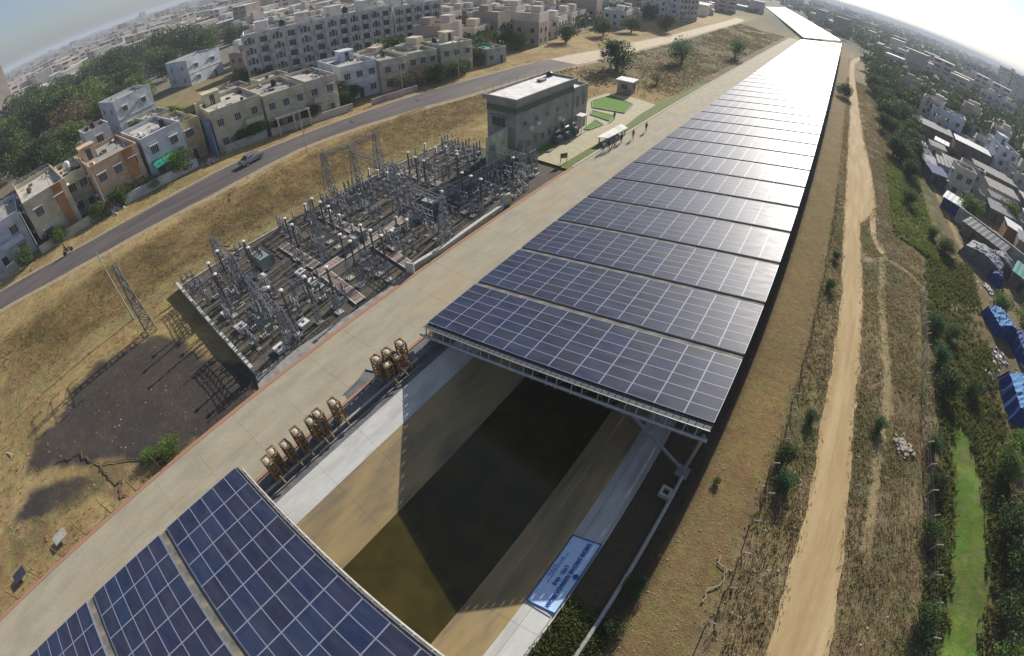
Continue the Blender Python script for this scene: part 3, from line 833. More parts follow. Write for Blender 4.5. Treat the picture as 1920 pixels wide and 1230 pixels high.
# banner lying on the right lining
mat('banner_cloth', (.52, .70, .92), .6, (.45, .63, .86), 3)
mat('banner_edge', (.03, .10, .30), .6); mat('banner_ink', (.02, .09, .42), .6)
def banner():
    ang = math.atan2(1.05, 2.05)
    t = thing('banner', 'light blue banner with dark blue lettering lying on the right canal lining', 'banner', (19.45, -9.9, -.5))
    t.rotation_euler = (0, 0, 0)
    t.matrix_world = Matrix.Translation((19.42, -9.9, -.47)) @ Matrix.Rotation(-ang, 4, 'Y') @ Matrix.Rotation(R(-90), 4, 'Z')
    Lx, Ly = 5.1, 2.15
    b = MB(); n = 24
    vs = []; fs = []
    for i in range(n + 1):
        for j in range(9):
            u = i / n - .5; v = j / 8 - .5
            vs.append((u * Lx, v * Ly, .03 + .02 * math.sin(i * 1.3 + j) * (abs(v) * 1.2) + (.05 * max(0, v - .32) * 6)))
    for i in range(n):
        for j in range(8): fs.append((i * 9 + j, (i + 1) * 9 + j, (i + 1) * 9 + j + 1, i * 9 + j + 1))
    b.add(vs, fs); b.build('cloth', 'banner_cloth', t)
    b = MB(); z = .075
    for p, q in (((-Lx/2, -Ly/2, .05), (Lx/2, -Ly/2, .05)), ((-Lx/2, Ly/2, .12), (Lx/2, Ly/2, .12)), ((-Lx/2, -Ly/2, .05), (-Lx/2, Ly/2, .12)), ((Lx/2, -Ly/2, .05), (Lx/2, Ly/2, .12))): b.beam(p, q, .07, .02)
    b.build('border', 'banner_edge', t)
    def text(s_, x, y, size, z=.075):
        cu = bpy.data.curves.new('lettering', 'FONT'); cu.body = s_; cu.size = size; cu.align_x = 'CENTER'; cu.align_y = 'CENTER'; cu.extrude = .003; cu.offset = .014
        o = bpy.data.objects.new('tmp', cu); COL.objects.link(o)
        bpy.context.view_layer.update()
        me = bpy.data.meshes.new_from_object(o.evaluated_get(bpy.context.evaluated_depsgraph_get()))
        bpy.data.objects.remove(o)
        me.materials.clear(); me.materials.append(MATS['banner_ink'])
        xs = [v.co.x for v in me.vertices]
        l = link('lettering', me, t, (x, y, z)); l.location.x = x; l['kind'] = 'stuff'
        return l, (max(xs) - min(xs))
    l, w = text('SARDAR SAROVAR NARMADA NIGAM', 0, .34, .42); l.scale.x = 4.7 / w
    l, w = text('LTD.  GUJ', .25, -.12, .34)
    b = MB()   # illegible small print, as dashes
    for yy, x0, x1 in ((-.60, -1.3, .9), (-.74, -.9, .5), (-.88, -.3, .6)):
        x = x0
        while x < x1:
            w = random.uniform(.08, .22); b.box(x + w/2, yy, .062, w, .05, .006); x += w + .06
    b.build('small_print', 'banner_ink', t)['kind'] = 'stuff'
    b = MB(); b.lathe(0, .82, [(.18, .09), (.18, .13)], 12); b.box(0, .82, .13, .16, .16, .01, .78); b.build('emblem', 'banner_ink', t)
banner()

# ------------------------------------------------------------------ switchyard
mat('porcelain', (.055, .036, .030), .35, (.04, .028, .024), 5, spec=.5)
mat('porcelain_grey', (.20, .20, .22), .4, (.15, .15, .17), 5, spec=.5)
mat('cap_white', (.68, .66, .62), .5, (.55, .53, .5), 6)
mat('lattice', (.25, .26, .28), .5, (.18, .19, .21), 6, metal=.4)
mat('plinth', (.52, .50, .45), .85, (.42, .40, .36), 4)
mat('trench_slab', (.30, .225, .195), .9, (.24, .19, .17), 3, .3, rnd=.22)
mat('wall_pale', (.42, .42, .36), .9, (.33, .33, .28), 2, .2, stain=(.22, .22, .18), sscale=1)
mat('cabinet', (.24, .29, .27), .6, (.2, .25, .24), 4)
mat('screen_green', (.54, .60, .38), .8, (.42, .48, .29), 1.5, stain=(.25, .29, .17), sscale=.8)

def lattice(b, x, y, z0, z1, w0, w1, n, t=.034, mi=0):
    for k in range(n):
        za, zb = z0 + (z1 - z0) * k / n, z0 + (z1 - z0) * (k + 1) / n
        wa, wb = w0 + (w1 - w0) * k / n, w0 + (w1 - w0) * (k + 1) / n
        A_ = [(x - wa/2, y - wa/2, za), (x + wa/2, y - wa/2, za), (x + wa/2, y + wa/2, za), (x - wa/2, y + wa/2, za)]
        B_ = [(x - wb/2, y - wb/2, zb), (x + wb/2, y - wb/2, zb), (x + wb/2, y + wb/2, zb), (x - wb/2, y + wb/2, zb)]
        for i in range(4):
            j = (i + 1) % 4
            b.beam(A_[i], B_[i], t * 1.3); b.beam(B_[i], B_[j], t)
            b.beam(A_[i], B_[j], t) if k % 2 else b.beam(A_[j], B_[i], t)
def ribs(z0, z1, r, n):
    pr = [(r * .6, z0)]
    for k in range(n):
        a = z0 + (z1 - z0) * (k + .1) / n; c = z0 + (z1 - z0) * (k + .9) / n
        pr += [(r * .62, a), (r, (a + c) / 2), (r * .62, c)]
    return pr + [(r * .6, z1)]

YZ = -.2
def eq_arrester(h=5.2, stand=2.2):
    t = thing('surge_arrester', 'x', 'surge arrester', group='surge arresters in the switchyard')
    b = MB(); lattice(b, 0, 0, .15, stand, .42, .34, 3); b.build('stand', 'lattice', t)
    b = MB(); b.lathe(0, 0, ribs(stand, h - .1, .12, 9), 8); b.build('insulator', 'porcelain', t)
    b = MB(); b.lathe(0, 0, [(.08, h - .1), (.21, h - .05), (.21, h + .05), (.06, h + .1)], 9); b.build('cap', 'cap_white', t)
    b = MB(); b.box(0, 0, 0, .7, .7, .15); b.build('plinth', 'plinth', t)
    return t
def eq_ct():
    t = thing('current_transformer', 'x', 'transformer', group='current transformers in the switchyard')
    b = MB(); lattice(b, 0, 0, .1, 2.0, .5, .4, 3); b.build('stand', 'lattice', t)
    b = MB(); b.box(0, 0, 2.0, .5, .5, .4); b.build('tank', 'steel_grey', t)
    b = MB(); b.lathe(0, 0, ribs(2.4, 3.7, .17, 6), 8); b.build('insulator', 'porcelain_grey', t)
    b = MB(); b.lathe(0, 0, [(.18, 3.7), (.26, 3.75), (.26, 4.0), (.12, 4.1)], 8); b.tube((-.5, 0, 3.9), (.5, 0, 3.9), .04, 6); b.build('head', 'cap_white', t)
    b = MB(); b.box(0, 0, 0, .75, .75, .12); b.build('plinth', 'plinth', t)
    return t
def eq_isolator():
    t = thing('disconnector', 'x', 'disconnector', group='disconnectors in the switchyard')
    b = MB(); lattice(b, -.7, 0, .1, 2.1, .3, .28, 3); lattice(b, .7, 0, .1, 2.1, .3, .28, 3)
    b.beam((-1.0, 0, 2.15), (1.0, 0, 2.15), .18, .12); b.beam((-.7, 0, .9), (.7, 0, 2.0), .05); b.beam((.7, 0, .9), (-.7, 0, 2.0), .05); b.build('stand', 'lattice', t)
    for x in (-.8, 0, .8):
        b = MB(); b.lathe(x, 0, ribs(2.22, 3.2, .13, 5), 7); b.build('insulator', 'porcelain_grey', t)
    b = MB(); b.beam((-.9, 0, 3.26), (.9, 0, 3.26), .06); b.beam((-.8, 0, 3.26), (-.3, 0, 3.7), .05); b.box(-.8, 0, 3.2, .2, .16, .12); b.box(.8, 0, 3.2, .2, .16, .12); b.build('contact_arm', 'steel_galv', t)
    for x in (-.7, .7): MB().box(x, 0, 0, .5, .5, .12).build('plinth', 'plinth', t)
    return t
def eq_breaker():
    t = thing('circuit_breaker', 'x', 'circuit breaker', group='circuit breakers in the switchyard')
    b = MB(); b.box(0, 0, .12, .12, 1.9, .1); lattice(b, 0, -.75, .15, 1.8, .3, .3, 2); lattice(b, 0, .75, .15, 1.8, .3, .3, 2); b.beam((0, -1.0, 1.85), (0, 1.0, 1.85), .2, .16); b.build('stand', 'lattice', t)
    for y in (-.8, 0, .8):
        b = MB(); b.lathe(0, y, ribs(1.95, 2.7, .13, 4) + [(.17, 2.72), (.17, 2.84)] + ribs(2.86, 3.5, .15, 3) + [(.1, 3.6)], 7); b.build('pole', 'porcelain_grey', t)
    b = MB(); b.box(.35, 0, .5, .45, .7, .95); b.build('drive_cabinet', 'cabinet', t)
    b = MB(); b.box(0, 0, 0, .8, 2.2, .12); b.build('plinth', 'plinth', t)
    return t
def eq_post():
    t = thing('post_insulator', 'x', 'post insulator', group='post insulators in the switchyard')
    b = MB(); lattice(b, 0, 0, .1, 2.4, .34, .3, 3); b.build('stand', 'lattice', t)
    b = MB(); b.lathe(0, 0, ribs(2.4, 3.5, .13, 6), 7); b.build('insulator', 'porcelain_grey', t)
    b = MB(); b.box(0, 0, 3.5, .3, .16, .1); b.tube((-.9, 0, 3.64), (.9, 0, 3.64), .035, 6); b.build('busbar_clamp', 'steel_galv', t)
    b = MB(); b.box(0, 0, 0, .5, .5, .12); b.build('plinth', 'plinth', t)
    return t
def eq_pad():
    t = thing('cable_pit', 'x', 'cable pit', group='square pale concrete pits on the switchyard gravel')
    b = MB()
    for dx, dy, w, h in ((0, -.34, 1, .32), (0, .34, 1, .32), (-.34, 0, .32, .36), (.34, 0, .32, .36)): b.box(dx, dy, 0, w, h, .35)
    b.build('rim', 'cap_white', t)
    b = MB(); b.box(0, 0, .02, .36, .36, .16); b.build('cover', 'steel_dark', t)  # dark block in the open hole, the hole's shade put into its colour
    return t
used = set(); FIRST = {}
def place_eq(kind, mk, x, y, rz, label, sc=None):
    if kind not in FIRST:
        r = mk(); r.location = (x, y, YZ); r.rotation_euler.z = rz; r['label'] = label; FIRST[kind] = r
        if sc: r.scale = sc
        return r
    return dup(FIRST[kind], (x, y, YZ), rz, label, sc)

ARR = [  # groups of three, far side / middle / canal side
    ([(-21.4, 4.3), (-19.8, 4.3), (-18.1, 4.2)], 'in the trio beyond the left cross trench, near the weedy slope'),
    ([(-20.4, .1), (-18.5, -.2)], 'in the pair just before the first cross trench'),
    ([(-21.7, -7.5)], 'standing alone at the far left of the front bay'),
    ([(-20.6, -4.9), (-19.0, -5.2)], 'in the pair left of centre in the front bay'),
    ([(-20.5, -9.1), (-18.0, -9.5)], 'in the front pair nearest the left yard wall'),
    ([(-20.9, 18.5), (-18.9, 17.9), (-17.3, 17.7)], 'in the far trio before the control building'),
    ([(-9.8, 17.5), (-8.4, 17.5), (-11.2, 17.6)], 'in the trio below the pale green screen'),
    ([(-10.4, 3.5), (-8.8, 3.5), (-12.0, 3.6)], 'in the trio beside the brown valve pit'),
    ([(-9.0, 24.3), (-15.2, 21.3)], 'next to the pale green screen'),
    ([(-11.4, -7.4), (-10.0, -6.9)], 'in the front pair nearest the canal path'),
    ([(-9.8, -4.6), (-9.2, -2.6), (-12.4, 1.4), (-10.6, 1.2)], 'in the loose group beside the right cross trench')]
occ = []
for g, where in ARR:
    g = sorted(g)
    for i, (x, y) in enumerate(g):
        side = ['leftmost', 'rightmost'][i] if len(g) == 2 else (['leftmost', 'middle', 'rightmost'][i] if len(g) == 3 else (['leftmost', 'second', 'third', 'rightmost'][i] if len(g) == 4 else ''))
        lb = ('white-capped surge arrester, %s ' % side if side else 'white-capped surge arrester ') + where
        place_eq('a', eq_arrester, x, y, 0, lb); occ.append((x, y))
PADS = [(-19.0, -9.8, 'left one of the two pale pits by the yard wall'), (-15.7, -9.9, 'right one of the two pale pits by the yard wall'), (-17.8, -1.2, 'left one of the two pale pits by the first cross trench'),
        (-15.3, -1.4, 'right one of the two pale pits by the first cross trench'), (-10.8, -5.7, 'pale square pit among the gear nearest the canal path'), (-9.9, -9.0, 'pale square pit in the near right corner of the yard'),
        (-20.9, -4.3, 'pale pit in the middle row left of the open gravel'), (-22.3, -5.0, 'pale pit behind the middle row, furthest left'), (-14.9, 10.0, 'pale square pit beside the long trench')]
for x, y, lb in PADS: place_eq('p', eq_pad, x, y, R(3), lb); occ.append((x, y))
def clear(x, y, d=1.05): return all(math.hypot(x - a, y - c) > d for a, c in occ)
ZONES = [('front left bay', -27.2, -17.0, -10.3, -1.6, 2.0, 1.75, .5), ('front right bay', -14.6, -9.3, -10.2, -1.2, 1.9, 1.7, .75), ('bay behind the first trench, left', -27.0, -17.2, 2.2, 6.2, 1.9, 1.9, .8),
         ('bay behind the first trench, right', -14.4, -9.2, 2.4, 5.6, 1.8, 1.8, .75), ('middle left bay', -27.0, -17.2, 8.8, 20.5, 1.95, 1.95, .9), ('middle right bay', -14.4, -9.0, 7.6, 20.0, 1.8, 1.9, .95),
         ('far left bay', -26.6, -17.2, 22.6, 33, 2.0, 2.1, .9), ('far right bay', -14.2, -8.8, 21.6, 33.6, 1.8, 1.9, .95)]
kinds = [('c', eq_ct, 'current transformer'), ('i', eq_isolator, 'three-insulator disconnector'), ('b', eq_breaker, 'three-pole circuit breaker'), ('q', eq_post, 'slim post insulator')]
for zn, x0, x1, y0, y1, sx, sy, dens in ZONES:
    ry = 0; y = y0
    while y <= y1:
        kd = kinds[(ry + int(y0 + 20)) % 4] if ry % 3 else kinds[1]
        cx_ = 0; x = x0 + random.uniform(0, .5)
        while x <= x1:
            if random.random() < dens and clear(x, y) and not (zn == 'front left bay' and -20.5 < x and y > -4.5 and x > -19):
                if zn == 'front left bay' and -21 < x < -15 and -4.5 < y < -1.5: x += sx; continue
                rank = '%s from the path' % ORD[min(int((x1 - x) / sx), 9)]
                row = '%s row' % ORD[ry]
                xx, yy = x + random.uniform(-.12, .12), y + random.uniform(-.12, .12)
                place_eq(kd[0], kd[1], xx, yy, R(random.choice([0, 0, 90]) if kd[0] == 'i' else 0), '%s, %s %s, %s' % (kd[2], zn, row, rank), (.84, .84, random.uniform(.55, .76)))
                occ.append((xx, yy))
            x += sx; cx_ += 1
        y += sy; ry += 1

# cable trenches: rows of pinkish cover slabs
slab_me = MB().box(0, 0, 0, .94, .46, .1).mesh('cover_slab', 'trench_slab')
def trench(x0, y0, x1, y1, label, w=.94):
    L_ = math.hypot(x1 - x0, y1 - y0); rz = math.atan2(y1 - y0, x1 - x0) - math.pi / 2
    t = thing('cable_trench', label, 'cable trench', (x0, y0, YZ + .05), rz)
    b = MB(); b.box(-.55, L_/2, -.02, .12, L_, .16); b.box(.55, L_/2, -.02, .12, L_, .16); b.build('side_wall', 'plinth', t)
    k = 0.25
    while k < L_:
        if random.random() > .04:
            o = link('cover_slab', slab_me, t, (random.uniform(-.02, .02), k, random.uniform(.02, .04))); o.rotation_euler.z = random.uniform(-.03, .03)
        k += .5
trench(-16.0, -.4, -16.0, 29, 'long pinkish slab-covered cable trench through the middle of the switchyard')
trench(-24.5, .7, -16.9, .5, 'cross trench of pinkish slabs, left half nearest the front')
trench(-15.1, .3, -8.6, -.4, 'cross trench of pinkish slabs, right half nearest the front')
trench(-25.8, 7.5, -16.9, 7.3, 'second cross trench of pinkish slabs, left half')
trench(-15.0, 7.0, -8.2, 6.2, 'second cross trench of pinkish slabs, right half')
trench(-26.5, 21.6, -16.8, 21.2, 'far cross trench of pinkish slabs near the control building')

# yard walls
def wall_run(name, pts, h, w, m, label, cat='wall', z0=None, cop=None):
    t = thing(name, label, cat, (pts[0][0], pts[0][1], 0))
    b = MB(); x0, y0 = pts[0]
    for (a, c), (d, e) in zip(pts[:-1], pts[1:]):
        L_ = math.hypot(d - a, e - c); rz = math.atan2(e - c, d - a)
        zz = tz((a + d) / 2, (c + e) / 2) - .3 if z0 is None else z0
        b.box((a + d) / 2 - x0, (c + e) / 2 - y0, zz, L_, w, h + .3, rz)
    b.build('wall', m, t)
    if cop:
        b = MB()
        for (a, c), (d, e) in zip(pts[:-1], pts[1:]):
            L_ = math.hypot(d - a, e - c); rz = math.atan2(e - c, d - a)
            zz = tz((a + d) / 2, (c + e) / 2) - .3 if z0 is None else z0
            b.box((a + d) / 2 - x0, (c + e) / 2 - y0, zz + h + .3, L_ + .02, w + .1, .07, rz)
        b.build('coping', cop, t)
    return t
wall_run('yard_wall', [(-29, -11.4), (-19, -11.75), (-9.1, -12.15)], .9, .22, 'wall_pale', 'low weathered wall at the near end of the switchyard', cop='plinth', z0=-.8)
wall_run('yard_kerb', [(-28.8, -11.2), (-28.4, 10), (-28.2, 34.5)], .35, .18, 'wall_pale', 'low pale kerb along the left side of the switchyard', 'kerb', z0=-.7)
wall_run('retaining_wall', [(-8.0, 5.6), (-7.6, 10), (-7.9, 20.5), (-8.3, 21.5)], .75, .3, 'wall_pale', 'pale retaining wall between switchyard and canal path', cop='plinth', z0=-.5)
small('wall_slab', MB().box(0, 0, 0, .9, .12, 1.3), 'white_lining', (-7.75, 5.4, -.1), R(20), 'upright pale slab at the near end of the retaining wall', 'slab')
small('wall_slab', MB().box(0, 0, 0, 1.2, .5, 1.5), 'wall_pale', (-8.2, 21.8, -.1), R(60), 'pale stub of wall at the far end of the retaining wall', 'wall stub')
t = thing('fire_screen', 'tall pale green blank wall standing in front of the control building', 'screen wall', (-15.4, 29.6, 0), R(96))
b = MB(); b.box(0, 0, -.3, 5.2, .28, 5.4); b.build('wall', 'screen_green', t)
b = MB(); b.box(0, 0, 5.1, 5.26, .36, .08); b.build('coping', 'plinth', t)
# valve pit and teal cabinets in the yard
t = thing('control_kiosk', 'teal switch cabinet pair in the middle of the switchyard', 'cabinet', (-16.6, 6.6, YZ))
b = MB(); b.box(0, 0, 0, 1.0, .7, 1.5); b.box(0, -1.1, 0, 1.2, .6, 1.2); b.build('body', 'cabinet', t)
b = MB(); b.box(0, 0, 1.5, 1.1, .8, .08); b.box(0, -1.1, 1.2, 1.3, .7, .08); b.build('roof', 'steel_pale', t)
t = thing('marshalling_box', 'blue-grey box between the trench and the middle gear', 'cabinet', (-14.8, 15.6, YZ), R(5))
b = MB(); b.box(0, 0, .2, 1.6, .6, 1.2); b.build('body', 'steel_grey', t); b = MB(); b.box(0, 0, 1.4, 1.8, .8, .06); b.build('roof', 'steel_pale', t)
t = thing('power_transformer', 'dark transformer tank with radiator fins in the front left bay', 'transformer', (-22.6, -3.0, YZ))
b = MB(); b.box(0, 0, .2, 2.2, 1.2, 1.5); b.build('tank', 'cabinet', t)
for k in range(7):
    b = MB(); b.box(-.95 + k * .32, .85, .3, .06, .5, 1.2); b.build('radiator_fin', 'steel_grey', t)
for k in range(3):
    b = MB(); b.lathe(-.6 + k * .6, 0, ribs(1.7, 2.5, .12, 4), 7); b.build('bushing', 'porcelain', t)

# gantries and masts
def mast(b, h, w0, w1, n): lattice(b, 0, 0, 0, h, w0, w1, n, .05)
def gantry(x0, y0, x1, y1, h, label):
    t = thing('bus_gantry', label, 'gantry', (x0, y0, -.4), group='lattice gantries of the switchyard')
    for dx, dy in ((0, 0), (x1 - x0, y1 - y0)):
        b = MB(); lattice(b, dx, dy, 0, h, 1.3, .45, 8, .05); b.build('column', 'lattice', t)
        b = MB(); b.tube((dx, dy, h), (dx, dy, h + .7), .05, 6); b.build('spike', 'steel_galv', t)
    b = MB(); n = 9; d = Vector((x1 - x0, y1 - y0, 0)); pv = Vector((-d.y, d.x, 0)).normalized() * .25
    for k in range(n):
        a = d * (k / n); c = d * ((k + 1) / n); zz = Vector((0, 0, h - .6)); up = Vector((0, 0, .5))
        for o_ in (pv, -pv): b.beam(a + o_ + zz, c + o_ + zz, .05); b.beam(a + o_ + zz + up, c + o_ + zz + up, .05); b.beam(a + o_ + zz, c + o_ + zz + up, .04)
        b.beam(a + pv + zz, c - pv + zz, .04)
    b.build('crossbeam', 'lattice', t)
    for k in (1, 2, 3):
        a = d * (k / 4) + Vector((0, 0, h - .6)); q = pv.normalized()
        b = MB(); b.tube(a + q * .3, a + q * 1.2 + Vector((0, 0, -.55)), .1, 6); b.build('insulator_string', 'porcelain', t)
gantry(-28.6, 11.2, -27.6, 19.0, 6.6, 'lattice gantry at the back of the yard against the brown slope')
gantry(-15.2, -7.5, -9.4, -7.9, 4.4, 'lattice gantry over the front right bay')
gantry(-26.4, -6.2, -21.0, -6.6, 4.5, 'lattice gantry over the front left bay')
gantry(-26.2, 14.0, -18.0, 13.6, 6.4, 'lattice gantry over the middle left bay')
gantry(-14.4, 12.4, -9.0, 12.0, 5.4, 'lattice gantry over the middle right bay')
gantry(-13.8, 26.5, -9.0, 26.3, 5.2, 'lattice gantry beside the pale green screen')
t = thing('lattice_pylon', 'slender lattice pylon with cross arms standing on the dry grass left of the yard wall', 'pylon', (-25.0, -16.8, -.35))
b = MB(); lattice(b, 0, 0, 0, 8.2, 1.15, .45, 10, .055); b.build('mast', 'lattice', t)
for k, (z, w) in enumerate(((7.9, 1.7), (6.6, 2.1), (5.4, 1.9))):
    b = MB(); b.beam((-w, 0, z), (w, 0, z), .06); b.beam((-w, 0, z), (0, 0, z + .5), .04); b.beam((w, 0, z), (0, 0, z + .5), .04); b.build('cross_arm', 'lattice', t)
    for s_ in (-1, 1):
        b = MB(); b.lathe(s_ * w, 0, ribs(z - .7, z - .05, .1, 4), 6); b.build('insulator', 'porcelain', t)
t = thing('pale_mast', 'thin pale pole rising beside the lattice pylon, crossing the road in view', 'mast', (-29.2, -17.6, -.4))
b = MB(); b.tube((0, 0, 0), (0, 0, 8.9), .10, 8, r2=.06); b.build('pole', 'steel_pale', t)
for _z in (5.2, 6.8): MB().beam((-.45, 0, _z), (.45, 0, _z), .05).build('bracket', 'lattice', t)
t = thing('lightning_mast', 'tall thin lattice lightning mast near the middle of the switchyard', 'mast', (-16.9, 1.6, YZ))
b = MB(); lattice(b, 0, 0, 0, 7.5, .6, .22, 12, .035); b.build('mast', 'lattice', t)
b = MB(); b.tube((0, 0, 7.5), (0, 0, 9.2), .03, 6); b.build('spike', 'steel_galv', t)
# overhead conductors
def wire(p, q, sag, r=.022, n=10):
    b = MB(); p, q = Vector(p), Vector(q); last = p
    for k in range(1, n + 1):
        u = k / n; c = p.lerp(q, u); c.z -= sag * 4 * u * (1 - u); b.tube(last, c, r, 4); last = c
    return b
wl = [((-15.0, -7.6, 4.4), (-14.2, 12.2, 4.6)), ((-12.2, -7.7, 4.4), (-11.6, 12.2, 4.6)), ((-9.8, -7.9, 4.4), (-9.2, 12.1, 4.6)), ((-25.6, -6.3, 4.4), (-25.4, 13.9, 5.6)), ((-23.6, -6.4, 4.4), (-22.2, 13.8, 5.6)),
      ((-21.6, -6.5, 4.4), (-19, 13.7, 5.6)), ((-14.2, 12.4, 4.6), (-13.6, 26.4, 4.4)), ((-11.6, 12.2, 4.6), (-11.3, 26.4, 4.4)), ((-26.7, -16.8, 7.1), (-25.8, -6.3, 4.5)), ((-23.3, -16.8, 7.1), (-22, -6.4, 4.5))]
wn = ['above the front right bay, left of three', 'above the front right bay, middle of three', 'above the front right bay, right of three', 'above the left bays, leftmost', 'above the left bays, middle', 'above the left bays, rightmost',
      'towards the control building, left', 'towards the control building, right', 'from the pylon to the left bay, upper', 'from the pylon to the left bay, lower']
for (p, q), w in zip(wl, wn): small('conductor', wire(p, q, .5), 'steel_grey', (0, 0, 0), 0, 'thin sagging conductor ' + w, 'wire', 'overhead conductors')

# ------------------------------------------------------------------ buildings
mat('win_dark', (.035, .038, .042), .25, (.06, .06, .065), 3, spec=.5)
mat('roof_white', (.74, .73, .70), .8, (.62, .61, .58), .8, .15, stain=(.50, .49, .46), sscale=.6)
mat('roof_grey', (.33, .32, .30), .9, (.27, .26, .245), .8, .3, stain=(.20, .195, .18), sscale=.5)
mat('roof_pale', (.47, .45, .40), .9, (.40, .385, .35), .8, .3, stain=(.27, .26, .235), sscale=.5)
WALLC = {'cream': (.58, .52, .37), 'peach': (.60, .42, .28), 'orange': (.45, .22, .09), 'bluewhite': (.60, .63, .68), 'ochre': (.54, .43, .24),
         'greywall': (.42, .41, .38), 'white': (.60, .60, .58), 'pink': (.50, .38, .36), 'olivewall': (.50, .48, .34), 'tealwall': (.07, .30, .23),
         'brick': (.25, .13, .085), 'bluewall': (.20, .27, .42), 'beigewall': (.55, .50, .41)}
for k, c in WALLC.items():
    mat(k, c, .88, tuple(a * .82 for a in c), .7, .15, 5, stain=tuple(a * .6 for a in c), sscale=.45)
mat('ctrl_wall', (.33, .31, .27), .85, (.28, .265, .23), .5, .2, stain=(.20, .20, .17), sscale=.4)
mat('ctrl_band', (.10, .125, .065), .85, (.13, .145, .085), 1.5)
mat('awning_green', (.03, .34, .22), .6, (.03, .27, .18), 3)
mat('tank_black', (.02, .02, .022), .5); mat('tank_white', (.7, .7, .7), .5)

def window_mesh(w, h, bars=2, shade=True):
    b = MB()
    b.box(0, -.02, 0, w, .06, h, mi=1)
    for x in (-w/2 - .04, w/2 + .04): b.box(x, -.04, -.06, .08, .12, h + .12)
    for z in (-.1, h): b.box(0, -.05, z, w + .16, .14, .1)
    for k in range(bars): b.box(-w/2 + w * (k + 1) / (bars + 1), -.05, 0, .05, .06, h)
    if shade: b.box(0, -.3, h + .22, w + .5, .55, .08)
    return b
WINS = {}
def window(parent, x, y, z, rz, w=1.3, h=1.2, bars=2, shade=True, m='white', name='window'):
    key = (w, h, bars, shade, m)
    if key not in WINS: WINS[key] = window_mesh(w, h, bars, shade).mesh('window', [m, 'win_dark'])
    return link(name, WINS[key], parent, (x, y, z), rz)
def parapet(b, w, d, z, h=.7, t=.18, cx=0, cy=0, mi=0):
    b.box(cx, cy - d/2 + t/2, z, w, t, h, mi=mi); b.box(cx, cy + d/2 - t/2, z, w, t, h, mi=mi)
    b.box(cx - w/2 + t/2, cy, z, t, d - 2 * t, h, mi=mi); b.box(cx + w/2 - t/2, cy, z, t, d - 2 * t, h, mi=mi)

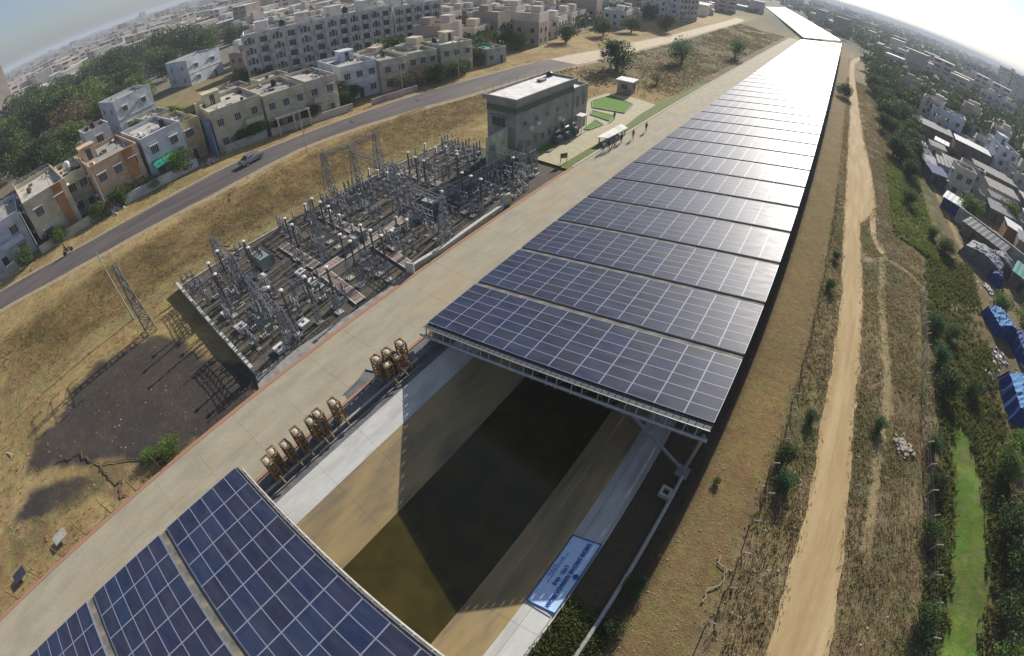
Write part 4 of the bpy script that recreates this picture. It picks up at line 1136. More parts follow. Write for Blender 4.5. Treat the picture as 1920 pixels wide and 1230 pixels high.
def house(label, x, y, rz, w, d, h, wall, roof='roof_pale', zb=None, floors=2, cols=None, bars=2, balcony=None, head=None, tank=None, accent=None, group=None, cat='house', sides=True, name='house', awn=None, winw=1.3, porch=False):
    """local frame: front faces -y, width along x"""
    z0 = tz(x, y) if zb is None else zb
    t = thing(name, label, cat, (x, y, z0), rz, group)
    b = MB(); b.box(0, 0, -.6, w, d, h + .6); parapet(b, w, d, h, .75); 
    for f in range(1, floors): b.box(0, -d/2 - .06, h * f / floors - .1, w + .1, .12, .14)
    b.build('wall', wall, t)
    b = MB(); b.box(0, 0, h, w - .38, d - .38, .06); b.build('roof', roof, t)
    cols = cols or max(2, int(w / 3.2)); fh = h / floors
    for f in range(floors):
        for c in range(cols):
            xx = -w/2 + w * (c + .5) / cols
            if f == 0 and c == cols // 2:
                b = MB(); b.box(0, -.03, 0, 1.0, .06, 2.1, mi=1); b.box(0, -.05, 2.1, 1.2, .12, .1); b.box(-.55, -.05, 0, .1, .12, 2.1); b.box(.55, -.05, 0, .1, .12, 2.1)
                b.build('door', ['white', 'win_dark'], t, (xx, -d/2 - .01, .05)); continue
            window(t, xx, -d/2 - .01, fh * f + fh * .33, 0, winw, 1.25, bars)
    if sides:
        n = max(1, int(d / 4.5))
        for f in range(floors):
            for c in range(n):
                yy = -d/2 + d * (c + .5) / n
                window(t, w/2 + .01, yy, fh * f + fh * .35, R(90), 1.0, 1.1, 1); window(t, -w/2 - .01, yy, fh * f + fh * .35, R(-90), 1.0, 1.1, 1)
    if balcony:
        for bx, bw in balcony:
            b = MB(); b.box(bx, -d/2 - .6, fh - .1, bw, 1.2, .14)
            b.box(bx, -d/2 - 1.15, fh + .04, bw, .1, .85); b.box(bx - bw/2 + .05, -d/2 - .6, fh + .04, .1, 1.0, .85); b.box(bx + bw/2 - .05, -d/2 - .6, fh + .04, .1, 1.0, .85)
            b.build('balcony', accent or wall, t)
    elif accent:
        b = MB(); b.box(w * .28, -d/2 - .12, -.2, w * .2, .22, h + .95); b.build('wall_strip', accent, t)
    if porch:
        b = MB(); b.box(0, -d/2 - 1.3, fh - .25, w * .8, 2.6, .2)
        for xx in (-w*.37, 0, w*.37): b.box(xx, -d/2 - 2.4, 0, .3, .3, fh - .25)
        b.build('porch', wall, t)
    if head:
        hx, hy, hw, hd, hh = head
        b = MB(); b.box(hx, hy, h + .06, hw, hd, hh); b.box(hx, hy, h + .06 + hh, hw + .4, hd + .4, .12); hd_ = b.build('stair_head', wall, t)
        b = MB(); b.box(hx, hy - hd/2 - .03, h + .1, .9, .06, 1.9); b.build('door', 'win_dark', hd_)
    if tank:
        b = MB(); b.lathe(tank[0], tank[1], [(.55, h + .3), (.6, h + .5), (.6, h + 1.2), (.2, h + 1.45)], 10); b.box(tank[0], tank[1], h + .06, .9, .9, .25); b.build('water_tank', tank[2] if len(tank) > 2 else 'tank_black', t)
    rq = random.Random(int(abs(x * 7 + y * 13)))
    b = MB()
    for k in range(9):
        b.box(rq.uniform(-w * .42, w * .42), rq.uniform(-d * .42, d * .42), h + .05, rq.uniform(.3, 1.3), rq.uniform(.2, .8), rq.uniform(.1, .6), rq.uniform(0, 3), mi=rq.randrange(4))
    for k in range(3):
        px = rq.uniform(-w * .4, w * .4); b.tube((px, -d * .3, h), (px, -d * .3, h + rq.uniform(1.5, 2.4)), .04, 5, mi=1)
    b.build('roof_clutter', ['tank_black', 'steel_pale', wall, 'rust_brown'], t)['kind'] = 'stuff'
    if rq.random() < .6:
        b = MB(); b.box(rq.uniform(-w * .3, w * .3), -d/2 - .5, .02, rq.uniform(1.5, 3), .9, rq.uniform(.5, 1.1)); b.build('steps', 'roof_pale', t)
    if awn:
        b = MB(); ax, aw = awn; b.add([(ax - aw/2, -d/2 - .02, fh + .1), (ax + aw/2, -d/2 - .02, fh + .1), (ax + aw/2, -d/2 - 2.3, fh - .6), (ax - aw/2, -d/2 - 2.3, fh - .6),
            (ax - aw/2, -d/2 - .02, fh), (ax + aw/2, -d/2 - .02, fh), (ax + aw/2, -d/2 - 2.3, fh - .7), (ax - aw/2, -d/2 - 2.3, fh - .7)], [(0, 3, 2, 1), (4, 5, 6, 7), (0, 1, 5, 4), (1, 2, 6, 5), (2, 3, 7, 6), (3, 0, 4, 7)])
        b.build('awning', 'awning_green', t)
    return t
FR = R(90)   # fronts face the road (+x)
house('pale blue-white two-storey house cut off by the left photo edge', -71.0, -30.5, FR, 11, 13, 6.6, 'bluewhite', 'roof_grey', cols=3, balcony=[(2.5, 4)], tank=(-2, 3))
house('cream two-storey house with orange strip beside its window column, second from the left edge', -70.6, -20.3, R(93), 7.6, 15, 7.4, 'cream', 'roof_pale', cols=2, accent='orange', bars=3)
house('narrow recessed olive house between the cream and the peach houses', -73.5, -14.3, FR, 4.2, 12, 6.6, 'olivewall', 'roof_pale', cols=2, tank=(0, 2, 'tank_white'))
house('peach and pink twin house with white parapets left of the green awning', -69.2, -7.8, R(92), 8.6, 14, 7.2, 'peach', 'roof_grey', cols=3, accent='orange', bars=3, head=(-2.5, 2, 2.6, 3, 2.4))
house('pale blue-white house with green awning over its porch', -68.8, .9, R(92), 7.4, 13, 7.4, 'bluewhite', 'roof_pale', cols=2, awn=(-1.2, 4.0), bars=3, tank=(2, -2))
house('tan house with ornate window between the white house and the grey gable wall', -70.0, 6.4, R(90), 4.6, 12, 6.6, 'ochre', 'roof_pale', cols=1, winw=1.6, bars=3)
house('long cream house with arched porch left of the pair of trees', -66.8, 15.6, R(81), 9.6, 13, 7.0, 'cream', 'roof_pale', cols=3, balcony=[(2.6, 3.4)], winw=1.1, head=(-2, 3, 3, 3, 2.3))
house('cream house with dark open carport, middle of the long joined row', -64.6, 24.6, R(80), 8.2, 13, 6.6, 'cream', 'roof_grey', cols=3, porch=True, winw=1.1, tank=(1, 2))
house('cream house with rounded balcony at the right end of the joined row', -62.6, 31.8, R(78), 6.2, 12, 6.8, 'beigewall', 'roof_pale', cols=2, balcony=[(0, 4.4)], winw=1.2)
house('white-blue house with flat grey roof right of the green trees', -66.0, 43.4, R(76), 8.2, 13, 6.6, 'bluewhite', 'roof_pale', cols=3, head=(1, 3, 3, 3, 2.2))
house('weathered grey house with balconies beside the white-blue one', -62.0, 50.2, R(75), 6.4, 11, 6.2, 'beigewall', 'roof_grey', cols=2, balcony=[(-1, 2.6)], tank=(1, 2))
house('olive-brown house half hidden by brown trees', -62.0, 58.6, R(74), 7.4, 11, 6.0, 'olivewall', 'roof_grey', cols=3)
house('pale house with bright white flat roof at the bend of the road verge', -60.0, 67.5, R(75), 8.6, 11, 6.6, 'cream', 'roof_white', cols=3, head=(2, 2, 2.5, 3, 2.2), tank=(-2, 1))
house('small green-roofed shed house beside the road trees', -57.0, 79.5, R(78), 6.5, 8, 3.4, 'greywall', 'awning_green', floors=1, cols=2)
# second row behind
house('tall narrow grey-white tower house standing behind the twin house', -82.5, -6.5, R(92), 5, 6.5, 9.6, 'white', 'roof_pale', floors=3, cols=1, tank=(0, 0))
house('low hut with green tarpaulin roof left of the tower house', -84, -13.0, R(92), 5.5, 4.5, 3.4, 'greywall', 'awning_green', floors=1, cols=2, sides=False)
house('grey-blue gabled house deep among the dark trees on the left', -118, 8, R(100), 11, 11, 8.5, 'bluewhite', 'roof_grey', cols=2)
house('grey-blue house by the tree belt above the dry field', -150, 40, R(105), 14, 13, 8, 'bluewhite', 'roof_grey', cols=2)
house('small house with bright white side wall on the green plot', -92, 7.5, R(95), 6, 8, 5.2, 'olivewall', 'roof_pale', cols=2)
house('small grey house with dark doorway behind the joined cream row', -84, 24, R(82), 7, 7, 5.4, 'greywall', 'roof_grey', cols=2)
house('small pale house behind the joined cream row, next to the round tree', -82, 33, R(82), 7, 7, 5.2, 'cream', 'roof_pale', cols=2)
house('low grey building among the trees at the far left edge', -96, -21, R(95), 9, 9, 4.2, 'greywall', 'roof_grey', floors=1, cols=3)

# control building
def control_building():
    t = thing('control_building', 'grey two-storey control building with white roof beside the switchyard', 'building', (-17.0, 40.5, 0), R(0))
    w, d, h = 4.9, 15.6, 9.0
    b = MB(); b.box(0, 0, -.5, w, d, h + .1); b.build('wall', 'ctrl_wall', t)
    b = MB(); b.box(0, 0, h - 2.0, w + .08, d + .08, .9); b.build('shaded_band', 'ctrl_band', t)  # dark green band under the cornice, shade of the overhang in its colour
    b = MB(); b.box(0, 0, h - .42, w + .9, d + .9, .3); parapet(b, w + .9, d + .9, h - .12, .42, .22); b.build('cornice', 'ctrl_wall', t)
    b = MB(); b.box(0, 0, h - .12, w + .5, d + .5, .1); b.build('roof', 'roof_white', t)
    for k in range(8):
        window(t, w/2 + .01, -d/2 + 1.2 + k * 1.9, 1.6, R(90), .7, .8, 0, k % 2 == 0, 'ctrl_wall')
    for k in range(5):
        window(t, w/2 + .01, -d/2 + 2.2 + k * 2.9, 4.9, R(90), .6, .5, 0, False, 'ctrl_wall')
    window(t, -.4, -d/2 - .01, 4.9, 0, 2.2, 1.3, 2, True, 'ctrl_wall'); window(t, -.4, -d/2 - .01, 1.7, 0, 2.2, 1.4, 2, True, 'ctrl_wall')
    for k, (yy, zz) in enumerate(((-4.5, 4.0), (-2.6, 4.2), (3.4, 3.4), (4.4, 2.9))):
        b = MB(); b.box(0, 0, 0, .45, .8, .5); b.tube((.23, 0, .25), (.26, 0, .25), .2, 10, 0); b.build('air_conditioner', 'tank_white', t, (w/2 + .25, yy, zz))
    b = MB(); b.box(-.8, 3.5, h - .02, .9, 1.4, .35); b.build('roof_hatch', 'roof_grey', t)
    b = MB(); b.lathe(-1.6, 7.0, [(.5, h - .02), (.5, h + .6), (.2, h + .75)], 10); b.build('water_tank', 'tank_black', t)
    b = MB(); b.box(.3, d/2 + 2.3, -.5, w - .2, 4.6, 7.6); parapet(b, w - .2, 4.6, 7.1, .5, .18, .3, d/2 + 2.3); b.build('wing', 'ctrl_wall', t)
    b = MB(); b.box(.3, d/2 + 2.3, 7.1, w - .6, 4.2, .06); b.build('wing_roof', 'roof_white', t)
    for z in (1.2, 4.2):
        for yy in (1.2, 3.2): window(t, w/2 + .21, d/2 + yy, z, R(90), .5, 1.7, 0, False, 'ctrl_wall')
    b = MB(); b.box(w/2 + .9, d/2 + 1.2, 2.9, 1.8, 1.8, .15); b.box(w/2 + 1.7, d/2 + .4, 0, .12, .12, 2.9); b.box(w/2 + 1.7, d/2 + 2.0, 0, .12, .12, 2.9); b.build('entrance_canopy', 'roof_white', t)
    for yy in range(9):
        b = MB(); b.beam((-w/2 - .3, -d/2 + yy * 1.9, h + .3), (-w/2 - .3, -d/2 + yy * 1.9, h + 1.0), .05); b.build('rail_post', 'steel_pale', t)
control_building()
t = thing('guard_hut', 'small square hut with white flat roof beyond the control building', 'hut', (-18.3, 79.0, tz(-18, 79)), R(4))
b = MB(); b.box(0, 0, -.3, 3.2, 3.0, 3.1); b.build('wall', 'ctrl_wall', t)
b = MB(); b.box(0, 0, 2.8, 4.0, 3.8, .22); b.build('roof', 'roof_white', t)
window(t, 1.61, 0, 1.1, R(90), 1.0, 1.0, 1, False, 'ctrl_wall'); window(t, 0, -1.51, 1.1, 0, 1.2, 1.0, 1, False, 'ctrl_wall')
# outdoor transformers by the control building wall
t0 = None
for k, (x, y) in enumerate(((-13.6, 42.5), (-13.5, 45.0), (-13.5, 47.4))):
    if t0 is None:
        t0 = thing('station_transformer', 'grey transformer by the control building wall, nearest the switchyard', 'transformer', (x, y, .02), 0, 'transformers by the control building wall')
        b = MB(); b.box(0, 0, .15, .8, 1.3, 1.2); b.build('tank', 'steel_grey', t0)
        b = MB()
        for j in range(5): b.box(.55, -.5 + j * .25, .25, .3, .05, .95)
        b.build('radiator', 'steel_grey', t0)
        b = MB()
        for j in range(3): b.lathe(0, -.4 + j * .4, ribs(1.35, 1.9, .09, 4), 6)
        b.build('bushing', 'porcelain', t0)['kind'] = 'stuff'
        b = MB(); b.tube((0, -.5, 2.1), (0, .5, 2.1), .16, 8); b.build('conservator', 'tank_white', t0)
    else: dup(t0, (x, y, .02), 0, ['', 'grey transformer by the control building wall, middle of three', 'grey transformer by the control building wall, furthest from the switchyard'][k])
# brown display board
t = thing('notice_board', 'small dark red-brown board on two posts at the edge of the paving', 'sign board', (-9.0, 36.6, .05), R(60))
b = MB(); b.box(0, 0, .7, 1.1, .07, .75); b.build('board', 'brick', t)
for x in (-.5, .5): b = MB(); b.box(x, 0, 0, .07, .07, 1.5); b.build('post', 'steel_grey', t)
# white slab platform near the people, with shade roof
t = thing('pavilion', 'low white-roofed bank shelter where people gather on the canal path', 'shelter', (-7.9, 50.2, .05), R(-3))
b = MB(); b.add([(-.6, -4.2, 1.1), (.9, -3.2, 1.1), (.9, 3.6, 1.1), (-.9, 4.6, 1.1), (-.6, -4.2, 1.22), (.9, -3.2, 1.22), (.9, 3.6, 1.22), (-.9, 4.6, 1.22)], [(3, 2, 1, 0), (4, 5, 6, 7), (0, 1, 5, 4), (1, 2, 6, 5), (2, 3, 7, 6), (3, 0, 4, 7)]); b.build('roof', 'roof_white', t)
for x, y in ((-.5, -3.4), (.7, -2.7), (.7, 3.1), (-.7, 3.9)): b = MB(); b.box(x, y, 0, .14, .14, 1.1); b.build('post', 'steel_grey', t)
b = MB(); b.box(0, 0, 0, 1.3, 6, .12); b.build('floor', 'grey_concrete', t)

# apartment complex
def apartment(label, x, y, rz, w, d, h, floors, bays):
    t = thing('apartment_block', label, 'apartment building', (x, y, .9), rz, 'wings of the grey apartment complex')
    b = MB(); b.box(0, 0, -.5, w, d, h + .5); parapet(b, w, d, h, .9, .2)
    for k in range(bays + 1): b.box(-w/2 + k * w / bays, -d/2 - .15, 0, .35, .5, h + 1.1)
    for f in range(1, floors + 1): b.box(0, -d/2 - .06, f * h / floors - .12, w, .12, .14)
    b.build('wall', 'apt_wall', t)
    b = MB(); b.box(0, 0, h, w - .4, d - .4, .06); b.build('roof', 'roof_pale', t)
    fh = h / floors
    for f in range(floors):
        for k in range(bays):
            xx = -w/2 + (k + .5) * w / bays; bw = w / bays
            if k % 2 == 0:
                for dx in (-bw*.26, 0, bw*.26): window(t, xx + dx, -d/2 - .01, f * fh + .8, 0, .55 if dx else .9, 1.3 if dx else 1.8, 0, False, 'apt_wall')
            else:
                window(t, xx, -d/2 - .01, f * fh + .7, 0, 1.9, 1.5, 0, False, 'apt_wall')
                if f: 
                    b = MB(); b.box(0, -.5, -.1, bw * .62, 1.0, .14); b.box(0, -.96, .04, bw * .62, .08, .8); b.box(-bw*.3, -.5, .04, .08, .9, .8); b.box(bw*.3, -.5, .04, .08, .9, .8)
                    b.build('balcony', 'apt_wall', t, (xx, -d/2 - .02, f * fh))
        for yy in (-d*.25, d*.25): window(t, -w/2 - .01, yy, f * fh + .8, R(-90), 1.3, 1.4, 0, False, 'apt_wall')
        for yy in (-d*.25, d*.25): window(t, w/2 + .01, yy, f * fh + .8, R(90), 1.3, 1.4, 0, False, 'apt_wall')
    for k in range(2):
        b = MB(); hx = -w/4 + k * w/2; b.box(hx, 0, h + .06, 3.4, 4.2, 3.0); b.box(hx, 0, h + 3.06, 4.0, 4.8, .16); b.build('stair_head', 'apt_wall', t)
    b = MB(); b.lathe(0, d * .2, [(.9, h + .06), (.9, h + 1.7), (.3, h + 2.1)], 10); b.build('water_tank', 'tank_black', t)
    return t
mat('apt_wall', (.60, .58, .55), .9, (.52, .50, .47), .6, .15, stain=(.21, .205, .20), sscale=.5)
apartment('grey five-storey apartment wing nearest the tree belt, left end of the complex', -103, 50.5, R(62), 22, 12, 13.4, 5, 6)
apartment('grey apartment wing in the middle of the complex with two roof stair towers', -97.5, 69, R(80), 20, 12, 13.4, 5, 6)
apartment('grey apartment wing at the right end of the complex', -96.5, 89.5, R(86), 18, 12, 12.6, 5, 5)
t = apartment('tall grey tower block in the haze beyond the dirt road, cut by the photo top', -60, 238, R(75), 17, 13, 30, 10, 5); del t['group']
t = apartment('tall grey block standing behind the first tower in the haze', -78, 262, R(75), 15, 13, 27, 9, 5); del t['group']

# compound walls of the left houses
wall_run('compound_wall', [(-61.6, -36), (-61.8, -26)], 1.5, .22, 'wall_pale', 'pale compound wall in front of the blue-white edge house')
wall_run('compound_wall', [(-61.2, -24.5), (-61.0, -13.2)], 1.4, .22, 'beigewall', 'beige compound wall in front of the cream house')
wall_run('compound_wall', [(-60.2, -9.0), (-59.9, .5), (-60.0, 5.0)], 1.6, .22, 'white', 'long white compound wall in front of the green awning house')
wall_run('compound_wall', [(-59.8, 10.5), (-58.0, 18.2)], 1.5, .22, 'wall_pale', 'mossy compound wall in front of the arched cream house')
wall_run('compound_wall', [(-57.8, 19.0), (-55.4, 28.0), (-54.0, 35.0)], 1.4, .22, 'beigewall', 'low compound wall curving past the open carport')
wall_run('compound_wall', [(-52.6, 38.5), (-51.6, 50.0)], 1.3, .22, 'pink', 'pinkish compound wall in front of the white-blue house')
wall_run('gable_wall', [(-66, 9.6), (-60.5, 9.2)], 6.4, .3, 'bluewall', 'tall blue-grey blank wall beside the lane with street lamp')
wall_run('field_wall', [(-100, 20), (-122, 46)], 2.0, .3, 'brick', 'brown brick boundary wall across the dry field')
# rubble heaps
for x, y, lb in ((-60.4, -10.9, 'pale rubble heap by the lane near the peach house'), (-58.8, 6.9, 'white and buff rubble heap at the mouth of the lane'), (-61.2, -14.0, 'pinkish rubble beside the beige compound wall')):
    b = MB()
    for k in range(26):
        a = random.uniform(0, 6.3); r = abs(random.gauss(0, .9)); b.box(x * 0 + r * math.cos(a), r * math.sin(a), max(0, .5 - r * .35) * random.random(), *[random.uniform(.2, .5) for _ in range(3)], random.uniform(0, 3))
    o = b.build('rubble', 'roof_pale', None, (x, y, tz(x, y))); tag(o, lb, 'rubble'); o['kind'] = 'stuff'

# lamp posts
def lamp(x, y, label, h=7.5):
    t = thing('street_lamp', label, 'street lamp', (x, y, tz(x, y)), 0, 'street lamps')
    b = MB(); b.tube((0, 0, 0), (0, 0, h), .09, 8, r2=.06); b.build('pole', 'steel_pale', t)
    b = MB(); b.tube((0, 0, h - .05), (1.2, 0, h + .2), .045, 6); b.build('arm', 'steel_pale', t)
    b = MB(); b.box(1.4, 0, h + .1, .6, .22, .12); b.build('lamp_head', 'steel_grey', t)
lamp(-60.9, 9.8, 'pale lamp post at the mouth of the lane by the blue-grey wall')
lamp(-60.6, -11.9, 'pale lamp post beside the rubble near the peach house'); lamp(-62.0, -24.6, 'pale lamp post between the edge house and cream house')
lamp(-44.2, 17.8, 'thin lamp post on the near verge of the road, left of the gantry'); lamp(-50.6, 45, 'thin lamp post by the pinkish compound wall')
lamp(-49.0, 60, 'thin lamp post at the bend by the white-roofed house'); lamp(-30, 95, 'thin lamp post on the far brush land')

# ------------------------------------------------------------------ trees
def leaf_mat(name, c1, c2, c3, tr=.25):
    m = bpy.data.materials.new(name); m.use_nodes = True
    n = m.node_tree; L = n.links.new; b = n.nodes['Principled BSDF']
    at = n.nodes.new('ShaderNodeAttribute'); at.attribute_name = 'tone'
    oi = n.nodes.new('ShaderNodeObjectInfo')
    cr = n.nodes.new('ShaderNodeValToRGB'); L(at.outputs['Fac'], cr.inputs[0])
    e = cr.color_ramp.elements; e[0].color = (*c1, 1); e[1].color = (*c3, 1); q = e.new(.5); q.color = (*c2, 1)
    hs = n.nodes.new('ShaderNodeHueSaturation'); L(cr.outputs[0], hs.inputs['Color'])
    r = n.nodes.new('ShaderNodeMapRange'); r.inputs[3].default_value = .75; r.inputs[4].default_value = 1.25; L(oi.outputs['Random'], r.inputs[0]); L(r.outputs[0], hs.inputs['Value'])
    r2 = n.nodes.new('ShaderNodeMapRange'); r2.inputs[3].default_value = .485; r2.inputs[4].default_value = .515; L(oi.outputs['Random'], r2.inputs[0]); L(r2.outputs[0], hs.inputs['Hue'])
    L(hs.outputs[0], b.inputs['Base Color']); b.inputs['Roughness'].default_value = .7; b.inputs['Specular IOR Level'].default_value = .2
    if tr:
        tl = n.nodes.new('ShaderNodeBsdfTranslucent'); L(hs.outputs[0], tl.inputs[0])
        ms = n.nodes.new('ShaderNodeMixShader'); ms.inputs[0].default_value = tr
        L(b.outputs[0], ms.inputs[1]); L(tl.outputs[0], ms.inputs[2]); L(ms.outputs[0], n.nodes['Material Output'].inputs[0])
    MATS[name] = m
leaf_mat('leaf_dark', (.036, .060, .018), (.062, .095, .028), (.105, .145, .038), .28)
leaf_mat('leaf_bright', (.065, .105, .02), (.105, .16, .03), (.16, .22, .045), .35)
leaf_mat('leaf_cool', (.035, .075, .03), (.06, .12, .045), (.095, .165, .06), .4)
leaf_mat('leaf_olive', (.06, .075, .025), (.10, .11, .04), (.15, .15, .06))
leaf_mat('twig_brown', (.10, .07, .035), (.17, .12, .06), (.23, .17, .09), 0)
leaf_mat('dry_blade', (.32, .24, .11), (.42, .32, .16), (.46, .37, .19), .35)
leaf_mat('weed_blade', (.16, .13, .055), (.23, .185, .085), (.30, .25, .12), .45)
leaf_mat('green_blade', (.09, .11, .03), (.14, .165, .045), (.20, .225, .07), .45)
mat('bark', (.13, .095, .065), .95, (.08, .06, .045), 4, .5)

def cards_mesh(name, P, size, m, upright=0.0, aspect=1.0, seed=1, tone=None, flat=False):
    """one quad per point: P (n,3), size (n,)"""
    rg = np.random.default_rng(seed); n = len(P)
    if upright > 0:
        a = rg.uniform(0, 2 * np.pi, n); t1 = np.stack([np.cos(a), np.sin(a), np.zeros(n)], 1)
        t2 = np.stack([rg.normal(0, .35, n), rg.normal(0, .35, n), np.ones(n)], 1)
    else:
        t1 = rg.normal(size=(n, 3)); t2 = rg.normal(size=(n, 3))
        if flat: t1[:, 2] *= .35; t2[:, 2] *= .6
    t1 /= np.linalg.norm(t1, axis=1)[:, None]
    t2 -= (t1 * t2).sum(1)[:, None] * t1 if not upright else 0
    t2 /= np.linalg.norm(t2, axis=1)[:, None]
    s = np.asarray(size)[:, None]
    if upright:
        w = s * aspect
        V = np.stack([P - t1 * w * .5, P + t1 * w * .5, P + t1 * w * .12 + t2 * s, P - t1 * w * .12 + t2 * s], 1)
    else:
        V = np.stack([P - t1 * s * .5, P + t2 * s * .5 * aspect, P + t1 * s * .5, P - t2 * s * .5 * aspect], 1)
    me = bpy.data.meshes.new(name)
    me.vertices.add(4 * n); me.vertices.foreach_set('co', V.reshape(-1).astype(np.float32))
    me.loops.add(4 * n); me.loops.foreach_set('vertex_index', np.arange(4 * n))
    me.polygons.add(n); me.polygons.foreach_set('loop_start', np.arange(n) * 4); me.polygons.foreach_set('loop_total', np.full(n, 4))
    me.update()
    at = me.attributes.new('tone', 'FLOAT', 'FACE')
    at.data.foreach_set('value', (rg.random(n) if tone is None else np.clip(tone + rg.normal(0, .15, n), 0, 1)).astype(np.float32))
    me.materials.append(MATS[m])
    return me
def crown_points(n, seed, blobs=16, squash=.8, fill=.35):
    rg = np.random.default_rng(seed)
    c = rg.normal(size=(blobs, 3)); c /= np.linalg.norm(c, axis=1)[:, None]; c *= rg.uniform(.25, .72, blobs)[:, None]
    r = rg.uniform(.26, .44, blobs); c[:, 2] = c[:, 2] * squash + .05
    k = rg.choice(blobs, n, p=r**2 / (r**2).sum())
    d = rg.normal(size=(n, 3)); d /= np.linalg.norm(d, axis=1)[:, None]
    rad = r[k] * np.where(rg.random(n) < fill, rg.random(n) ** .5, rg.uniform(.88, 1.1, n))
    P = c[k] + d * rad[:, None]
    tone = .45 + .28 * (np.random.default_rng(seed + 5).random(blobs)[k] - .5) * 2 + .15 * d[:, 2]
    return P, tone
CR = {}
def crown(kind, v):
    key = (kind, v)
    if key in CR: return CR[key]
    m = {'d': 'leaf_dark', 'b': 'leaf_bright', 'c': 'leaf_cool', 'o': 'leaf_olive', 'n': 'twig_brown', 'y': 'leaf_bright', 'b2': 'leaf_cool'}[kind]
    n = 2600 if kind != 'n' else 2600
    P, tone = crown_points(n, 50 + v * 7 + len(kind) * 3, 20 + v, .85 if kind not in 'c' else 1.15, .3 if kind != 'n' else .8)
    sz = np.random.default_rng(v).uniform(.07, .125, n)
    if kind == 'b2':
        P, tone, sz = P[:1500], tone[:1500], sz[:1500]
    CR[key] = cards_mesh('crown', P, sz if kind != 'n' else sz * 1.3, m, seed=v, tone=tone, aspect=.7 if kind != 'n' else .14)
    return CR[key]
TR = {}
def trunk(v):
    if v in TR: return TR[v]
    rg = random.Random(v); b = MB(); b.tube((0, 0, -1.0), (0, 0, -.35), .075, 8, r2=.055)
    for k in range(6):
        a = k * 1.05 + rg.random(); e = (math.cos(a) * rg.uniform(.3, .6), math.sin(a) * rg.uniform(.3, .6), rg.uniform(-.05, .5))
        mid = (e[0] * .45, e[1] * .45, -.35 + (e[2] + .35) * .55)
        b.tube((0, 0, -.4), mid, .04, 6, r2=.028); b.tube(mid, e, .028, 5, r2=.008)
    TR[v] = b.mesh('trunk', 'bark'); return TR[v]
def tree(x, y, r, kind, label, group=None, hz=None, zb=None, cat='tree', name=None, tr=True):
    nm = name or {'d': 'broadleaf_tree', 'b': 'broadleaf_tree', 'c': 'broadleaf_tree', 'o': 'broadleaf_tree', 'n': 'bare_tree', 'y': 'broadleaf_tree', 'b2': 'young_tree'}[kind]
    z = tz(x, y) if zb is None else zb
    hz = hz or r * .9
    t = thing(nm, label, cat, (x, y, z), random.uniform(0, 6.28), group)
    v = random.randint(0, 3)
    zc = hz * .86 + r * .04
    c = link('crown', crown(kind, v), t, (0, 0, zc)); c.scale = (r * 1.16, r * 1.16, hz * 1.1)
    if tr:
        k = link('trunk', trunk(v), t, (0, 0, zc)); k.scale = (r, r, zc)
    return t

